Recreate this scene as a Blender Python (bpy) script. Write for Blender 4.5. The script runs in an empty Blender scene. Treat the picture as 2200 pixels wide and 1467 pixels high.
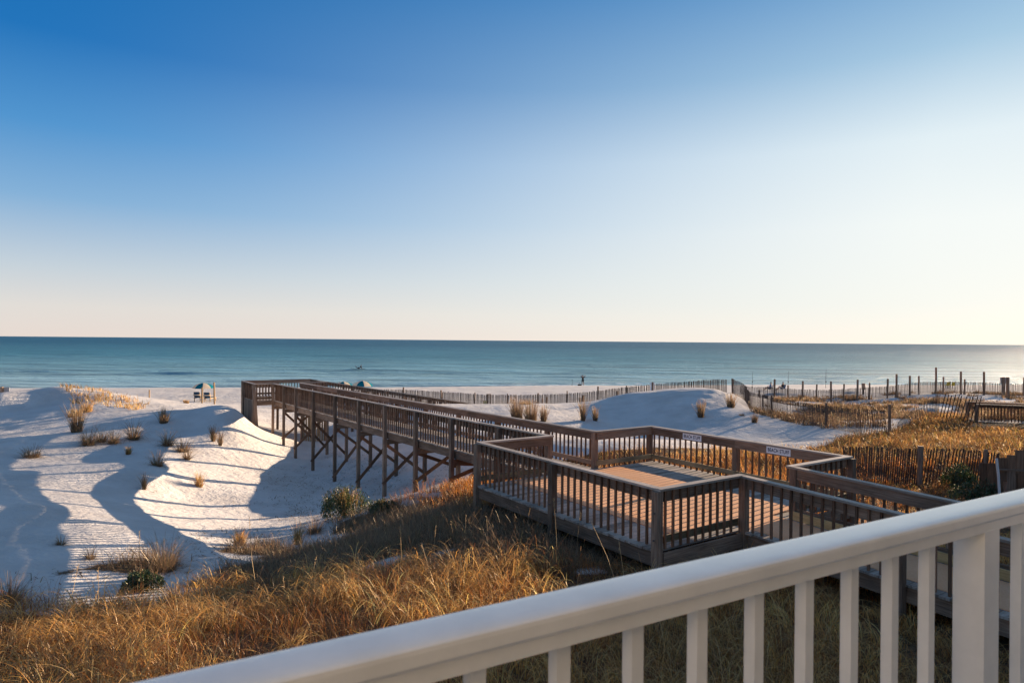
import bpy, math, random
import numpy as np
from mathutils import Vector, Matrix
random.seed(7); rng = np.random.default_rng(11)
R = math.radians
sc = bpy.context.scene
COL = sc.collection

# ------------------------------------------------------------------ camera
ZC = 7.8; F = 1400.0
roll, pitch = R(0.495), 2.0 / F
Fw = Vector((0, math.cos(pitch), -math.sin(pitch)))
Rt = Vector((math.cos(roll), 0, math.sin(roll)))
Up = Rt.cross(Fw).normalized(); Rt = Fw.cross(Up).normalized()
cam_d = bpy.data.cameras.new('camera'); cam = bpy.data.objects.new('camera', cam_d); COL.objects.link(cam)
cam.matrix_world = Matrix(((Rt.x, Up.x, -Fw.x, 0), (Rt.y, Up.y, -Fw.y, 0), (Rt.z, Up.z, -Fw.z, ZC), (0, 0, 0, 1)))
cam_d.sensor_width = 36; cam_d.lens = 36 * F / 2200; cam_d.clip_end = 60000; cam_d.clip_start = .05
cam_d.dof.use_dof = True; cam_d.dof.focus_distance = 24; cam_d.dof.aperture_fstop = 8
sc.camera = cam

# ------------------------------------------------------------------ world and sun
SAZ, SEL = R(50.5), R(9.1)
SUN = Vector((math.sin(SAZ) * math.cos(SEL), math.cos(SAZ) * math.cos(SEL), math.sin(SEL)))
w = bpy.data.worlds.new('World'); sc.world = w; w.use_nodes = True
nt = w.node_tree; nt.nodes.clear()
out = nt.nodes.new('ShaderNodeOutputWorld'); bg = nt.nodes.new('ShaderNodeBackground')
sky = nt.nodes.new('ShaderNodeTexSky'); sky.sky_type = 'NISHITA'; sky.sun_disc = False
sky.sun_elevation = SEL; sky.sun_rotation = SAZ; sky.altitude = 5; sky.air_density = 1.0; sky.dust_density = .4; sky.ozone_density = 2.5
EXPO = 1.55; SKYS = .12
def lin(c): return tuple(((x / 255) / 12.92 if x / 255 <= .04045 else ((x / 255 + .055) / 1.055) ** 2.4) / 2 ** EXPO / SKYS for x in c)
def sky_ramp(stops):
    r = nt.nodes.new('ShaderNodeValToRGB'); e = r.color_ramp.elements
    while len(e) < len(stops): e.new(.5)
    for i, (d, c) in enumerate(stops): e[i].position = math.sin(R(max(d, 0))) if d < 90 else 1; e[i].color = (*lin(c), 1)
    return r
tcw = nt.nodes.new('ShaderNodeTexCoord'); sepw = nt.nodes.new('ShaderNodeSeparateXYZ'); nt.links.new(tcw.outputs['Generated'], sepw.inputs[0])
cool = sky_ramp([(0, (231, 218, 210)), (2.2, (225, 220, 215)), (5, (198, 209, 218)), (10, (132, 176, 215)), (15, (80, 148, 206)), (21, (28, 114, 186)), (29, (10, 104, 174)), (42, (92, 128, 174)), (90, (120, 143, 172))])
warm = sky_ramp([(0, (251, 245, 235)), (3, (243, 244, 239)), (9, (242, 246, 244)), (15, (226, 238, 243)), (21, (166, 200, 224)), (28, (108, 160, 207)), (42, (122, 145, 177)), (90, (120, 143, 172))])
for q_ in (cool, warm): nt.links.new(sepw.outputs['Z'], q_.inputs[0])
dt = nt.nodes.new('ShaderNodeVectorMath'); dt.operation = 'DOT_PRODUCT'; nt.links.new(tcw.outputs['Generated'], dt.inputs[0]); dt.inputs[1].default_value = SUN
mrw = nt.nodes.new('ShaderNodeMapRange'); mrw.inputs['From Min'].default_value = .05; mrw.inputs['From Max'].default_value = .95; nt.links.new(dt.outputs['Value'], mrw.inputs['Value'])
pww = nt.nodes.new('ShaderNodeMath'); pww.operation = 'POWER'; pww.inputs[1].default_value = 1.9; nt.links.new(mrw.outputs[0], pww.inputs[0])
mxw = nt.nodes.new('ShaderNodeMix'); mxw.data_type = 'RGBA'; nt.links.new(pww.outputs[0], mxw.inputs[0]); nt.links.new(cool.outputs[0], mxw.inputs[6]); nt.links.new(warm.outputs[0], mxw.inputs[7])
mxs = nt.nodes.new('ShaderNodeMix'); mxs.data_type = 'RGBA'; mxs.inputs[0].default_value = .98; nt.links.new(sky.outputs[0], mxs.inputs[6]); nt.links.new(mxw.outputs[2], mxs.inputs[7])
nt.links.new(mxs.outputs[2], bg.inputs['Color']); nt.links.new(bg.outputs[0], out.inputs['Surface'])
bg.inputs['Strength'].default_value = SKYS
sl = bpy.data.lights.new('sun', 'SUN'); sl.energy = 5.0; sl.angle = R(.25); sl.color = (1, .76, .53)
so = bpy.data.objects.new('sun', sl); COL.objects.link(so); so.rotation_euler = SUN.to_track_quat('Z', 'Y').to_euler()
so.location = (40, 30, 30)
sc.view_settings.view_transform = 'Standard'; sc.view_settings.look = 'None'
sc.view_settings.exposure = EXPO; sc.view_settings.gamma = 1
sc.cycles.max_bounces = 8; sc.cycles.transparent_max_bounces = 8

# ------------------------------------------------------------------ pixel helpers (2200 x 1467 photo frame)
def ray(px, py):
    return Fw + Rt * ((px - 1100) / F) + Up * ((733.5 - py) / F)
def at_z(px, py, z):
    d = ray(px, py); t = (z - ZC) / d.z; return Vector((d.x * t, d.y * t, z))
def at_D(px, py, D):
    d = ray(px, py); t = D / d.y; return Vector((d.x * t, D, ZC + d.z * t))
def project(X, Y, Z):
    dx, dy, dz = X, Y, Z - ZC
    f = dx * Fw.x + dy * Fw.y + dz * Fw.z
    f = np.where(f < .01, .01, f)
    return 1100 + F * (dx * Rt.x + dy * Rt.y + dz * Rt.z) / f, 733.5 - F * (dx * Up.x + dy * Up.y + dz * Up.z) / f

# ------------------------------------------------------------------ materials
def mat(name):
    m = bpy.data.materials.new(name); m.use_nodes = True
    n = m.node_tree.nodes; b = n['Principled BSDF']; return m, n, m.node_tree.links, b
def N(n, t, **k):
    x = n.new(t)
    for a, v in k.items():
        if a in x.inputs: x.inputs[a].default_value = v
        else: setattr(x, a, v)
    return x
def ramp(n, stops):
    r = n.new('ShaderNodeValToRGB'); e = r.color_ramp.elements
    while len(e) < len(stops): e.new(.5)
    for i, (p, c) in enumerate(stops): e[i].position = p; e[i].color = (*c, 1)
    return r
def bump(n, l, b, src, strength, dist=.01, prev=None):
    x = n.new('ShaderNodeBump'); x.inputs['Strength'].default_value = strength; x.inputs['Distance'].default_value = dist
    l.new(src, x.inputs['Height'])
    if prev: l.new(prev.outputs[0], x.inputs['Normal'])
    if b: l.new(x.outputs[0], b.inputs['Normal'])
    return x
def flat(name, col, rough=.6, noise=.12, scale=12, spec=.3):
    m, n, l, b = mat(name)
    tc = N(n, 'ShaderNodeTexCoord'); t = N(n, 'ShaderNodeTexNoise', Scale=scale, Detail=6.0)
    l.new(tc.outputs['Object'], t.inputs['Vector'])
    lo = tuple(c * (1 - noise) for c in col); hi = tuple(min(1, c * (1 + noise)) for c in col)
    r = ramp(n, [(.3, lo), (.7, hi)]); l.new(t.outputs['Fac'], r.inputs[0]); l.new(r.outputs[0], b.inputs['Base Color'])
    b.inputs['Roughness'].default_value = rough; b.inputs['Specular IOR Level'].default_value = spec
    return m
def wood(name, c0, c1, c2, rough=.8, spec=.25):
    m, n, l, b = mat(name)
    uv = N(n, 'ShaderNodeUVMap'); mp = N(n, 'ShaderNodeMapping'); mp.inputs['Scale'].default_value = (1.2, 26, 1)
    l.new(uv.outputs[0], mp.inputs[0])
    g = N(n, 'ShaderNodeTexNoise', Scale=1.6, Detail=9.0, Roughness=.65, Distortion=.6); l.new(mp.outputs[0], g.inputs['Vector'])
    mp2 = N(n, 'ShaderNodeMapping'); mp2.inputs['Scale'].default_value = (1.0, 3, 1); l.new(uv.outputs[0], mp2.inputs[0])
    g2 = N(n, 'ShaderNodeTexNoise', Scale=1.3, Detail=5.0); l.new(mp2.outputs[0], g2.inputs['Vector'])
    r = ramp(n, [(.25, c0), (.5, c1), (.78, c2)]); l.new(g.outputs['Fac'], r.inputs[0])
    at = N(n, 'ShaderNodeAttribute', attribute_name='rnd')
    mr = N(n, 'ShaderNodeMapRange'); mr.inputs['To Min'].default_value = .62; mr.inputs['To Max'].default_value = 1.3
    l.new(at.outputs['Fac'], mr.inputs['Value'])
    mr2 = N(n, 'ShaderNodeMapRange'); mr2.inputs['From Min'].default_value = .3; mr2.inputs['From Max'].default_value = .7
    mr2.inputs['To Min'].default_value = .7; mr2.inputs['To Max'].default_value = 1.25
    l.new(g2.outputs['Fac'], mr2.inputs['Value'])
    mm = N(n, 'ShaderNodeMath', operation='MULTIPLY'); l.new(mr.outputs[0], mm.inputs[0]); l.new(mr2.outputs[0], mm.inputs[1])
    mx = N(n, 'ShaderNodeVectorMath', operation='SCALE'); l.new(r.outputs[0], mx.inputs[0]); l.new(mm.outputs[0], mx.inputs['Scale'])
    l.new(mx.outputs[0], b.inputs['Base Color'])
    b.inputs['Roughness'].default_value = rough; b.inputs['Specular IOR Level'].default_value = spec
    bump(n, l, b, g.outputs['Fac'], .5, .006)
    return m
M = {}
M['wood'] = wood('weathered_wood', (.10, .06, .038), (.25, .165, .112), (.39, .28, .205))
M['cap'] = wood('cap_wood_skylit', (.19, .145, .11), (.37, .30, .245), (.52, .45, .38), rough=.55, spec=.5)  # sky sheen on the rail tops painted in as lighter wood
M['bal'] = wood('baluster_wood', (.09, .045, .025), (.20, .11, .065), (.31, .19, .12))
M['deck'] = wood('deck_wood', (.16, .125, .1), (.33, .28, .235), (.45, .4, .35))
M['newwood'] = wood('fresh_wood', (.3, .19, .08), (.46, .32, .15), (.56, .42, .22))
M['picket'] = wood('picket_wood', (.04, .026, .02), (.08, .055, .043), (.14, .1, .08))
M['toewood_bounce'] = wood('toe_wood_bounce', (.12, .085, .045), (.24, .18, .1), (.34, .26, .16))  # olive bounce light from the deck put into the board colour
M['lattewood'] = wood('post_wood', (.2, .12, .06), (.36, .24, .13), (.46, .33, .2))

def make_sand():
    m, n, l, b = mat('sand')
    tc = N(n, 'ShaderNodeTexCoord'); geo = N(n, 'ShaderNodeNewGeometry')
    sep = N(n, 'ShaderNodeSeparateXYZ'); l.new(geo.outputs['Position'], sep.inputs[0])
    t = N(n, 'ShaderNodeTexNoise', Scale=.6, Detail=8.0, Roughness=.6); l.new(geo.outputs['Position'], t.inputs['Vector'])
    r = ramp(n, [(.3, (.50, .46, .43)), (.55, (.59, .555, .525)), (.75, (.65, .615, .585))])
    l.new(t.outputs['Fac'], r.inputs[0])
    # litter specks
    v = N(n, 'ShaderNodeTexNoise', Scale=9.0, Detail=6.0, Roughness=.75); l.new(geo.outputs['Position'], v.inputs['Vector'])
    v2 = N(n, 'ShaderNodeTexNoise', Scale=.25, Detail=3.0); l.new(geo.outputs['Position'], v2.inputs['Vector'])
    add = N(n, 'ShaderNodeMath', operation='MULTIPLY_ADD'); l.new(v2.outputs['Fac'], add.inputs[0]); add.inputs[1].default_value = .35; l.new(v.outputs['Fac'], add.inputs[2])
    rr = ramp(n, [(.86, (0, 0, 0)), (.93, (.8, .8, .8))]); l.new(add.outputs[0], rr.inputs[0])
    mx = N(n, 'ShaderNodeMix', data_type='RGBA'); l.new(rr.outputs[0], mx.inputs[0]); l.new(r.outputs[0], mx.inputs[6]); mx.inputs[7].default_value = (.2, .15, .12, 1)
    va = N(n, 'ShaderNodeAttribute', attribute_name='veg'); th = N(n, 'ShaderNodeTexNoise', Scale=14.0, Detail=6.0, Roughness=.7); l.new(geo.outputs['Position'], th.inputs['Vector'])
    tr_ = ramp(n, [(.35, (.045, .028, .016)), (.7, (.2, .125, .07))]); l.new(th.outputs['Fac'], tr_.inputs[0])
    vm = N(n, 'ShaderNodeMath', operation='MULTIPLY_ADD'); l.new(th.outputs['Fac'], vm.inputs[0]); vm.inputs[1].default_value = 1.2; vm.inputs[2].default_value = -.6
    vs = N(n, 'ShaderNodeMath', operation='ADD'); l.new(vm.outputs[0], vs.inputs[0]); l.new(va.outputs['Fac'], vs.inputs[1])
    vr = ramp(n, [(.3, (0, 0, 0)), (.6, (1, 1, 1))]); l.new(vs.outputs[0], vr.inputs[0])
    mxv = N(n, 'ShaderNodeMix', data_type='RGBA'); l.new(vr.outputs[0], mxv.inputs[0]); l.new(mx.outputs[2], mxv.inputs[6]); l.new(tr_.outputs[0], mxv.inputs[7]); mx = mxv
    # wet sand near the waterline
    wet = N(n, 'ShaderNodeMapRange'); wet.inputs['From Min'].default_value = .1; wet.inputs['From Max'].default_value = .38
    wet.inputs['To Min'].default_value = 1; wet.inputs['To Max'].default_value = 0; l.new(sep.outputs['Z'], wet.inputs['Value'])
    mx2 = N(n, 'ShaderNodeMix', data_type='RGBA'); l.new(wet.outputs[0], mx2.inputs[0]); l.new(mx.outputs[2], mx2.inputs[6]); mx2.inputs[7].default_value = (.38, .31, .25, 1)
    l.new(mx2.outputs[2], b.inputs['Base Color'])
    b.inputs['Roughness'].default_value = .95; b.inputs['Specular IOR Level'].default_value = .1
    # wind ripples + grain
    mp = N(n, 'ShaderNodeMapping'); mp.inputs['Rotation'].default_value = (0, 0, R(-62)); l.new(geo.outputs['Position'], mp.inputs[0])
    wv = N(n, 'ShaderNodeTexWave', Scale=2.6, Distortion=3.2, Detail=3.0); wv.inputs['Detail Scale'].default_value = .7; l.new(mp.outputs[0], wv.inputs['Vector'])
    msk = N(n, 'ShaderNodeTexNoise', Scale=.16, Detail=2.0); l.new(geo.outputs['Position'], msk.inputs['Vector'])
    mr = ramp(n, [(.42, (0, 0, 0)), (.6, (1, 1, 1))]); l.new(msk.outputs['Fac'], mr.inputs[0])
    ml = N(n, 'ShaderNodeMath', operation='MULTIPLY'); l.new(wv.outputs['Fac'], ml.inputs[0]); l.new(mr.outputs[0], ml.inputs[1])
    b1 = bump(n, l, None, ml.outputs[0], .22, .02)
    t2 = N(n, 'ShaderNodeTexNoise', Scale=3.0, Detail=9.0, Roughness=.62); l.new(geo.outputs['Position'], t2.inputs['Vector'])
    bump(n, l, b, t2.outputs['Fac'], .9, .11, b1)
    return m
M['sand'] = make_sand()

def make_water():
    m, n, l, b = mat('sea_water')
    geo = N(n, 'ShaderNodeNewGeometry')
    mp = N(n, 'ShaderNodeMapping'); mp.inputs['Rotation'].default_value = (0, 0, R(-9.8)); mp.inputs['Scale'].default_value = (.28, 1, 1)
    l.new(geo.outputs['Position'], mp.inputs[0])
    a = N(n, 'ShaderNodeTexNoise', Scale=.9, Detail=9.0, Roughness=.66); l.new(mp.outputs[0], a.inputs['Vector'])
    mpb = N(n, 'ShaderNodeMapping'); mpb.inputs['Rotation'].default_value = (0, 0, R(-9.8)); mpb.inputs['Scale'].default_value = (.22, 1, 1)
    l.new(geo.outputs['Position'], mpb.inputs[0])
    c = N(n, 'ShaderNodeTexNoise', Scale=.24, Detail=5.0, Roughness=.55); l.new(mpb.outputs[0], c.inputs['Vector'])
    # tint by distance: pale horizon reflection painted in near shore, deeper blue offshore
    sep = N(n, 'ShaderNodeSeparateXYZ'); l.new(geo.outputs['Position'], sep.inputs[0])
    mr = N(n, 'ShaderNodeMapRange'); mr.inputs['From Min'].default_value = 95; mr.inputs['From Max'].default_value = 900; l.new(sep.outputs['Y'], mr.inputs['Value'])
    pw = N(n, 'ShaderNodeMath', operation='POWER'); pw.inputs[1].default_value = .5; l.new(mr.outputs[0], pw.inputs[0])
    r = ramp(n, [(0, (.36, .50, .55)), (.14, (.26, .42, .48)), (.3, (.15, .31, .37)), (.5, (.05, .185, .25)), (1, (.012, .09, .15))]); l.new(pw.outputs[0], r.inputs[0])
    ms = N(n, 'ShaderNodeMapping'); ms.inputs['Rotation'].default_value = (0, 0, R(-9.8)); ms.inputs['Scale'].default_value = (.012, .16, 1); l.new(geo.outputs['Position'], ms.inputs[0])
    st = N(n, 'ShaderNodeTexNoise', Scale=1.0, Detail=7.0, Roughness=.7); l.new(ms.outputs[0], st.inputs['Vector'])
    sr = N(n, 'ShaderNodeMapRange'); sr.inputs['From Min'].default_value = .3; sr.inputs['From Max'].default_value = .7; sr.inputs['To Min'].default_value = .42; sr.inputs['To Max'].default_value = 1.75; l.new(st.outputs['Fac'], sr.inputs['Value'])
    sm = N(n, 'ShaderNodeVectorMath', operation='SCALE'); l.new(r.outputs[0], sm.inputs[0]); l.new(sr.outputs[0], sm.inputs['Scale'])
    l.new(sm.outputs[0], b.inputs['Base Color'])
    fo = N(n, 'ShaderNodeAttribute', attribute_name='foam'); fn_ = N(n, 'ShaderNodeTexNoise', Scale=.5, Detail=6.0); l.new(geo.outputs['Position'], fn_.inputs['Vector'])
    fm_ = N(n, 'ShaderNodeMath', operation='MULTIPLY'); l.new(fo.outputs['Fac'], fm_.inputs[0]); l.new(fn_.outputs['Fac'], fm_.inputs[1])
    fr_ = ramp(n, [(.26, (0, 0, 0)), (.42, (1, 1, 1))]); l.new(fm_.outputs[0], fr_.inputs[0])
    fx = N(n, 'ShaderNodeMix', data_type='RGBA'); l.new(fr_.outputs[0], fx.inputs[0]); l.new(sm.outputs[0], fx.inputs[6]); fx.inputs[7].default_value = (.75, .77, .78, 1); l.new(fx.outputs[2], b.inputs['Base Color'])
    b.inputs['Roughness'].default_value = .42; b.inputs['IOR'].default_value = 1.2
    b1 = bump(n, l, None, c.outputs['Fac'], 1, 4.0)
    bump(n, l, b, a.outputs['Fac'], 1, .9, b1)
    return m
M['water'] = make_water()

def blade_mat(name, trans=.45):
    m, n, l, b = mat(name)
    at = N(n, 'ShaderNodeAttribute', attribute_name='col')
    df = N(n, 'ShaderNodeBsdfDiffuse'); tr = N(n, 'ShaderNodeBsdfTranslucent'); mx = N(n, 'ShaderNodeMixShader'); mx.inputs[0].default_value = trans
    l.new(at.outputs['Color'], df.inputs['Color']); l.new(at.outputs['Color'], tr.inputs['Color'])
    l.new(df.outputs[0], mx.inputs[1]); l.new(tr.outputs[0], mx.inputs[2])
    gl = N(n, 'ShaderNodeBsdfGlossy'); gl.inputs['Roughness'].default_value = .45; gl.inputs['Color'].default_value = (1, .9, .75, 1)
    m2 = N(n, 'ShaderNodeMixShader'); m2.inputs[0].default_value = .06; l.new(mx.outputs[0], m2.inputs[1]); l.new(gl.outputs[0], m2.inputs[2])
    l.new(m2.outputs[0], n['Material Output'].inputs['Surface']); n.remove(b)
    return m
M['blade'] = blade_mat('grass_blade', .55); M['leaf'] = blade_mat('shrub_leaf', .3)

def rail_paint():
    m, n, l, b = mat('rail_paint')
    geo = N(n, 'ShaderNodeNewGeometry')
    t = N(n, 'ShaderNodeTexNoise', Scale=14.0, Detail=6.0, Roughness=.6); l.new(geo.outputs['Position'], t.inputs['Vector'])
    r = ramp(n, [(.3, (.66, .665, .625)), (.7, (.75, .755, .715))]); l.new(t.outputs['Fac'], r.inputs[0])
    v = N(n, 'ShaderNodeTexNoise', Scale=240.0, Detail=3.0, Roughness=.7); l.new(geo.outputs['Position'], v.inputs['Vector'])
    v2 = N(n, 'ShaderNodeTexNoise', Scale=5.0, Detail=2.0); l.new(geo.outputs['Position'], v2.inputs['Vector'])
    ad = N(n, 'ShaderNodeMath', operation='MULTIPLY_ADD'); l.new(v2.outputs['Fac'], ad.inputs[0]); ad.inputs[1].default_value = .35; l.new(v.outputs['Fac'], ad.inputs[2])
    rr = ramp(n, [(.0, (0, 0, 0)), (.0, (0, 0, 0))]); rr.color_ramp.elements[0].position = .75; rr.color_ramp.elements[1].position = .80; rr.color_ramp.elements[1].color = (1, 1, 1, 1)
    ad2 = N(n, 'ShaderNodeMath', operation='MULTIPLY'); l.new(ad.outputs[0], ad2.inputs[0]); ad2.inputs[1].default_value = .5; ad = ad2; l.new(ad.outputs[0], rr.inputs[0])
    mx = N(n, 'ShaderNodeMix', data_type='RGBA'); l.new(rr.outputs[0], mx.inputs[0]); l.new(r.outputs[0], mx.inputs[6]); mx.inputs[7].default_value = (.88, .87, .82, 1)
    l.new(mx.outputs[2], b.inputs['Base Color'])
    b.inputs['Roughness'].default_value = .3; b.inputs['Specular IOR Level'].default_value = .5; b.inputs['Coat Weight'].default_value = .9; b.inputs['Coat Roughness'].default_value = .24
    bump(n, l, b, ad.outputs[0], .25, .001)
    return m
M['rail'] = rail_paint()
def carpet():
    m, n, l, b = mat('outdoor_carpet')
    geo = N(n, 'ShaderNodeNewGeometry')
    t = N(n, 'ShaderNodeTexNoise', Scale=38.0, Detail=6.0, Roughness=.8); l.new(geo.outputs['Position'], t.inputs['Vector'])
    t3 = N(n, 'ShaderNodeTexNoise', Scale=1.1, Detail=3.0); l.new(geo.outputs['Position'], t3.inputs['Vector'])
    ad = N(n, 'ShaderNodeMath', operation='MULTIPLY_ADD'); l.new(t3.outputs['Fac'], ad.inputs[0]); ad.inputs[1].default_value = .4; l.new(t.outputs['Fac'], ad.inputs[2])
    r = ramp(n, [(.5, (.66, .33, .16)), (.9, (.82, .48, .29))]); l.new(ad.outputs[0], r.inputs[0])
    l.new(r.outputs[0], b.inputs['Base Color']); b.inputs['Roughness'].default_value = 1; b.inputs['Specular IOR Level'].default_value = .05
    bump(n, l, b, t.outputs['Fac'], .4, .01)
    return m
M['carpet'] = carpet()
M['white'] = flat('sign_white', (.9, .9, .9), .5, .05)
M['ink'] = flat('sign_ink', (.012, .016, .05), .6, .1)
M['signback'] = flat('sign_back', (.36, .35, .35), .6, .15)
def cloth(name, col):
    m, n, l, b = mat(name); df = N(n, 'ShaderNodeBsdfDiffuse'); tr = N(n, 'ShaderNodeBsdfTranslucent'); mx = N(n, 'ShaderNodeMixShader'); mx.inputs[0].default_value = .35
    tc = N(n, 'ShaderNodeTexCoord'); t = N(n, 'ShaderNodeTexNoise', Scale=6.0, Detail=4.0); l.new(tc.outputs['Object'], t.inputs['Vector'])
    r = ramp(n, [(.3, tuple(c * .88 for c in col)), (.7, col)]); l.new(t.outputs['Fac'], r.inputs[0])
    for q in (df, tr): l.new(r.outputs[0], q.inputs['Color'])
    l.new(df.outputs[0], mx.inputs[1]); l.new(tr.outputs[0], mx.inputs[2]); l.new(mx.outputs[0], n['Material Output'].inputs['Surface']); n.remove(b); return m
M['teal'] = cloth('canopy_teal', (.008, .17, .24)); M['cream'] = cloth('canopy_cream', (.85, .70, .52))
M['chairblue'] = flat('chair_blue', (.012, .06, .12), .8, .15, 5)
M['metal'] = flat('pole_metal', (.4, .4, .4), .4, .1)
M['skin'] = flat('skin', (.34, .19, .13), .6, .06)
M['dark'] = flat('dark_cloth', (.016, .017, .022), .85, .2)
M['navy'] = flat('navy_cloth', (.04, .07, .14), .85, .2)
M['bluecloth'] = flat('blue_cloth', (.16, .25, .42), .85, .15)
M['hair'] = flat('hair', (.025, .016, .01), .7, .2)
M['yellow'] = flat('yellow_cloth', (.62, .5, .04), .7, .1)
M['wall'] = flat('house_siding', (.62, .57, .52), .7, .05)
M['dimwall'] = flat('dim_wall', (.2, .19, .175), .7, .05)  # unseen house wall coloured dark to cut the light it bounces onto the railing
M['pipe'] = flat('white_pipe', (.6, .6, .58), .5, .08)
M['wire'] = flat('fence_wire', (.12, .1, .09), .5, .1)
M['board'] = flat('board_foam', (.012, .014, .02), .4, .1)

# ------------------------------------------------------------------ mesh collector
class MB:
    def __init__(s): s.v = []; s.f = []; s.uv = []; s.r = []
    def quad(s, pts, uvs, r):
        i = len(s.v); s.v += [tuple(p) for p in pts]; s.f.append(tuple(range(i, i + len(pts)))); s.uv += uvs; s.r.append(r)
    def board(s, p0, p1, wd, th, up=(0, 0, 1), rnd=None, taper=1.0):
        """box from p0 to p1, width wd sideways, thickness th along up (centred)"""
        p0 = Vector(p0); p1 = Vector(p1); d = p1 - p0; L = d.length
        if L < 1e-6: return s
        d = d / L; up = Vector(up); sd = d.cross(up)
        if sd.length < 1e-4: up = Vector((1, 0, 0)); sd = d.cross(up)
        sd.normalize(); up = sd.cross(d).normalized()
        r = random.random() if rnd is None else rnd; o = random.random() * 40; o2 = random.random() * 40
        a, b = wd / 2, th / 2
        c = [p0 - sd * a - up * b, p0 + sd * a - up * b, p0 + sd * a + up * b, p0 - sd * a + up * b]
        e = [p1 + (q - p0) * taper for q in c]
        e = [p1 + (q - p0) * taper for q in c]
        W = (wd, th, wd, th); vv = 0
        for k in range(4):
            k2 = (k + 1) % 4
            s.quad([c[k], c[k2], e[k2], e[k]], [(o, o2 + vv), (o, o2 + vv + W[k]), (o + L, o2 + vv + W[k]), (o + L, o2 + vv)], r); vv += W[k]
        s.quad([c[3], c[2], c[1], c[0]], [(o, o2), (o, o2 + wd), (o + th, o2 + wd), (o + th, o2)], r)
        s.quad([e[0], e[1], e[2], e[3]], [(o, o2), (o, o2 + wd), (o + th, o2 + wd), (o + th, o2)], r)
        return s
    def tube(s, pts, radii, n=8, cap=True):
        pts = [Vector(p) for p in pts]; rings = []; r = random.random()
        prev = None
        for i, p in enumerate(pts):
            d = (pts[min(i + 1, len(pts) - 1)] - pts[max(i - 1, 0)]).normalized()
            u = prev if prev else (Vector((0, 0, 1)) if abs(d.z) < .9 else Vector((1, 0, 0)))
            sd = d.cross(u).normalized(); u = sd.cross(d).normalized(); prev = u
            rr = radii[i] if hasattr(radii, '__len__') else radii
            rings.append([p + (sd * math.cos(2 * math.pi * k / n) + u * math.sin(2 * math.pi * k / n)) * rr for k in range(n)])
        L = 0
        for i in range(len(rings) - 1):
            dl = (pts[i + 1] - pts[i]).length
            for k in range(n):
                k2 = (k + 1) % n
                s.quad([rings[i][k], rings[i][k2], rings[i + 1][k2], rings[i + 1][k]], [(L, k * .05), (L, k * .05 + .05), (L + dl, k * .05 + .05), (L + dl, k * .05)], r)
            L += dl
        if cap:
            s.quad(rings[0][::-1], [(0, 0)] * n, r); s.quad(rings[-1], [(0, 0)] * n, r)
        return s
def top_of(o):
    while o.parent: o = o.parent
    return o
def part(name, mb, m, parent=None, loc=None, smooth=False):
    """one mesh object; verts are given in world space"""
    me = bpy.data.meshes.new(name)
    off = Vector(top_of(parent).location) if parent else Vector(loc or (0, 0, 0))
    me.from_pydata([(x - off.x, y - off.y, z - off.z) for x, y, z in mb.v], [], mb.f)
    if mb.uv:
        ul = me.uv_layers.new(name='UVMap'); ul.data.foreach_set('uv', np.array(mb.uv, dtype=np.float32).ravel())
    at = me.attributes.new('rnd', 'FLOAT', 'FACE'); at.data.foreach_set('value', np.array(mb.r, dtype=np.float32))
    for mm in (m if isinstance(m, (list, tuple)) else [m]): me.materials.append(mm)
    if smooth:
        me.polygons.foreach_set('use_smooth', [True] * len(me.polygons))
    o = bpy.data.objects.new(name, me); COL.objects.link(o)
    if parent: o.parent = parent
    else: o.location = off
    return o
def tag(o, label=None, cat=None, group=None, kind=None):
    if label: o['label'] = label
    if cat: o['category'] = cat
    if group: o['group'] = group
    if kind: o['kind'] = kind
    return o
def thing(name, label, cat, loc, group=None):
    o = bpy.data.objects.new(name, None); COL.objects.link(o); o.location = loc; o.empty_display_size = .2
    return tag(o, label, cat, group)
def copy_thing(o, loc, label=None, rz=None, parent=None):
    c = o.copy(); COL.objects.link(c); c.parent = parent
    if parent is None:
        c.location = loc
        if rz is not None: c.rotation_euler = (0, 0, rz)
        if label: c['label'] = label
    for ch in [x for x in bpy.data.objects if x.parent == o]: copy_thing(ch, None, parent=c)
    return c

# ------------------------------------------------------------------ terrain
def vnoise(x, y, seed=0):
    xi = np.floor(x).astype(np.int64); yi = np.floor(y).astype(np.int64); fx = x - xi; fy = y - yi
    fx = fx * fx * (3 - 2 * fx); fy = fy * fy * (3 - 2 * fy)
    def h(a, b):
        k = (a * 374761393 + b * 668265263 + seed * 1274126177) & 0xffffffff
        k = ((k ^ (k >> 13)) * 1274126177) & 0xffffffff
        return ((k ^ (k >> 16)) & 0xffff) / 65535.0
    return (h(xi, yi) * (1 - fx) + h(xi + 1, yi) * fx) * (1 - fy) + (h(xi, yi + 1) * (1 - fx) + h(xi + 1, yi + 1) * fx) * fy
def fbm(x, y, seed=0, o=4):
    s = 0; a = .5
    for k in range(o): s = s + a * (vnoise(x * 2 ** k, y * 2 ** k, seed + k) - .5); a *= .5
    return s
A2 = Vector((-.5615, .8275)); B2 = Vector((.8275, .5615)); C2 = Vector((2.6, 11.3))
def uv2(u, v): p = C2 + A2 * u + B2 * v; return p.x, p.y
def U(u, v, z): x, y = uv2(u, v); return Vector((x, y, z))
def to_uv(x, y):
    dx, dy = x - C2.x, y - C2.y
    return dx * A2.x + dy * A2.y, dx * B2.x + dy * B2.y
CP = []   # (X, Y, Z)
def cp(px, py, D): p = at_D(px, py, D); CP.append((p.x, p.y, p.z))
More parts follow.
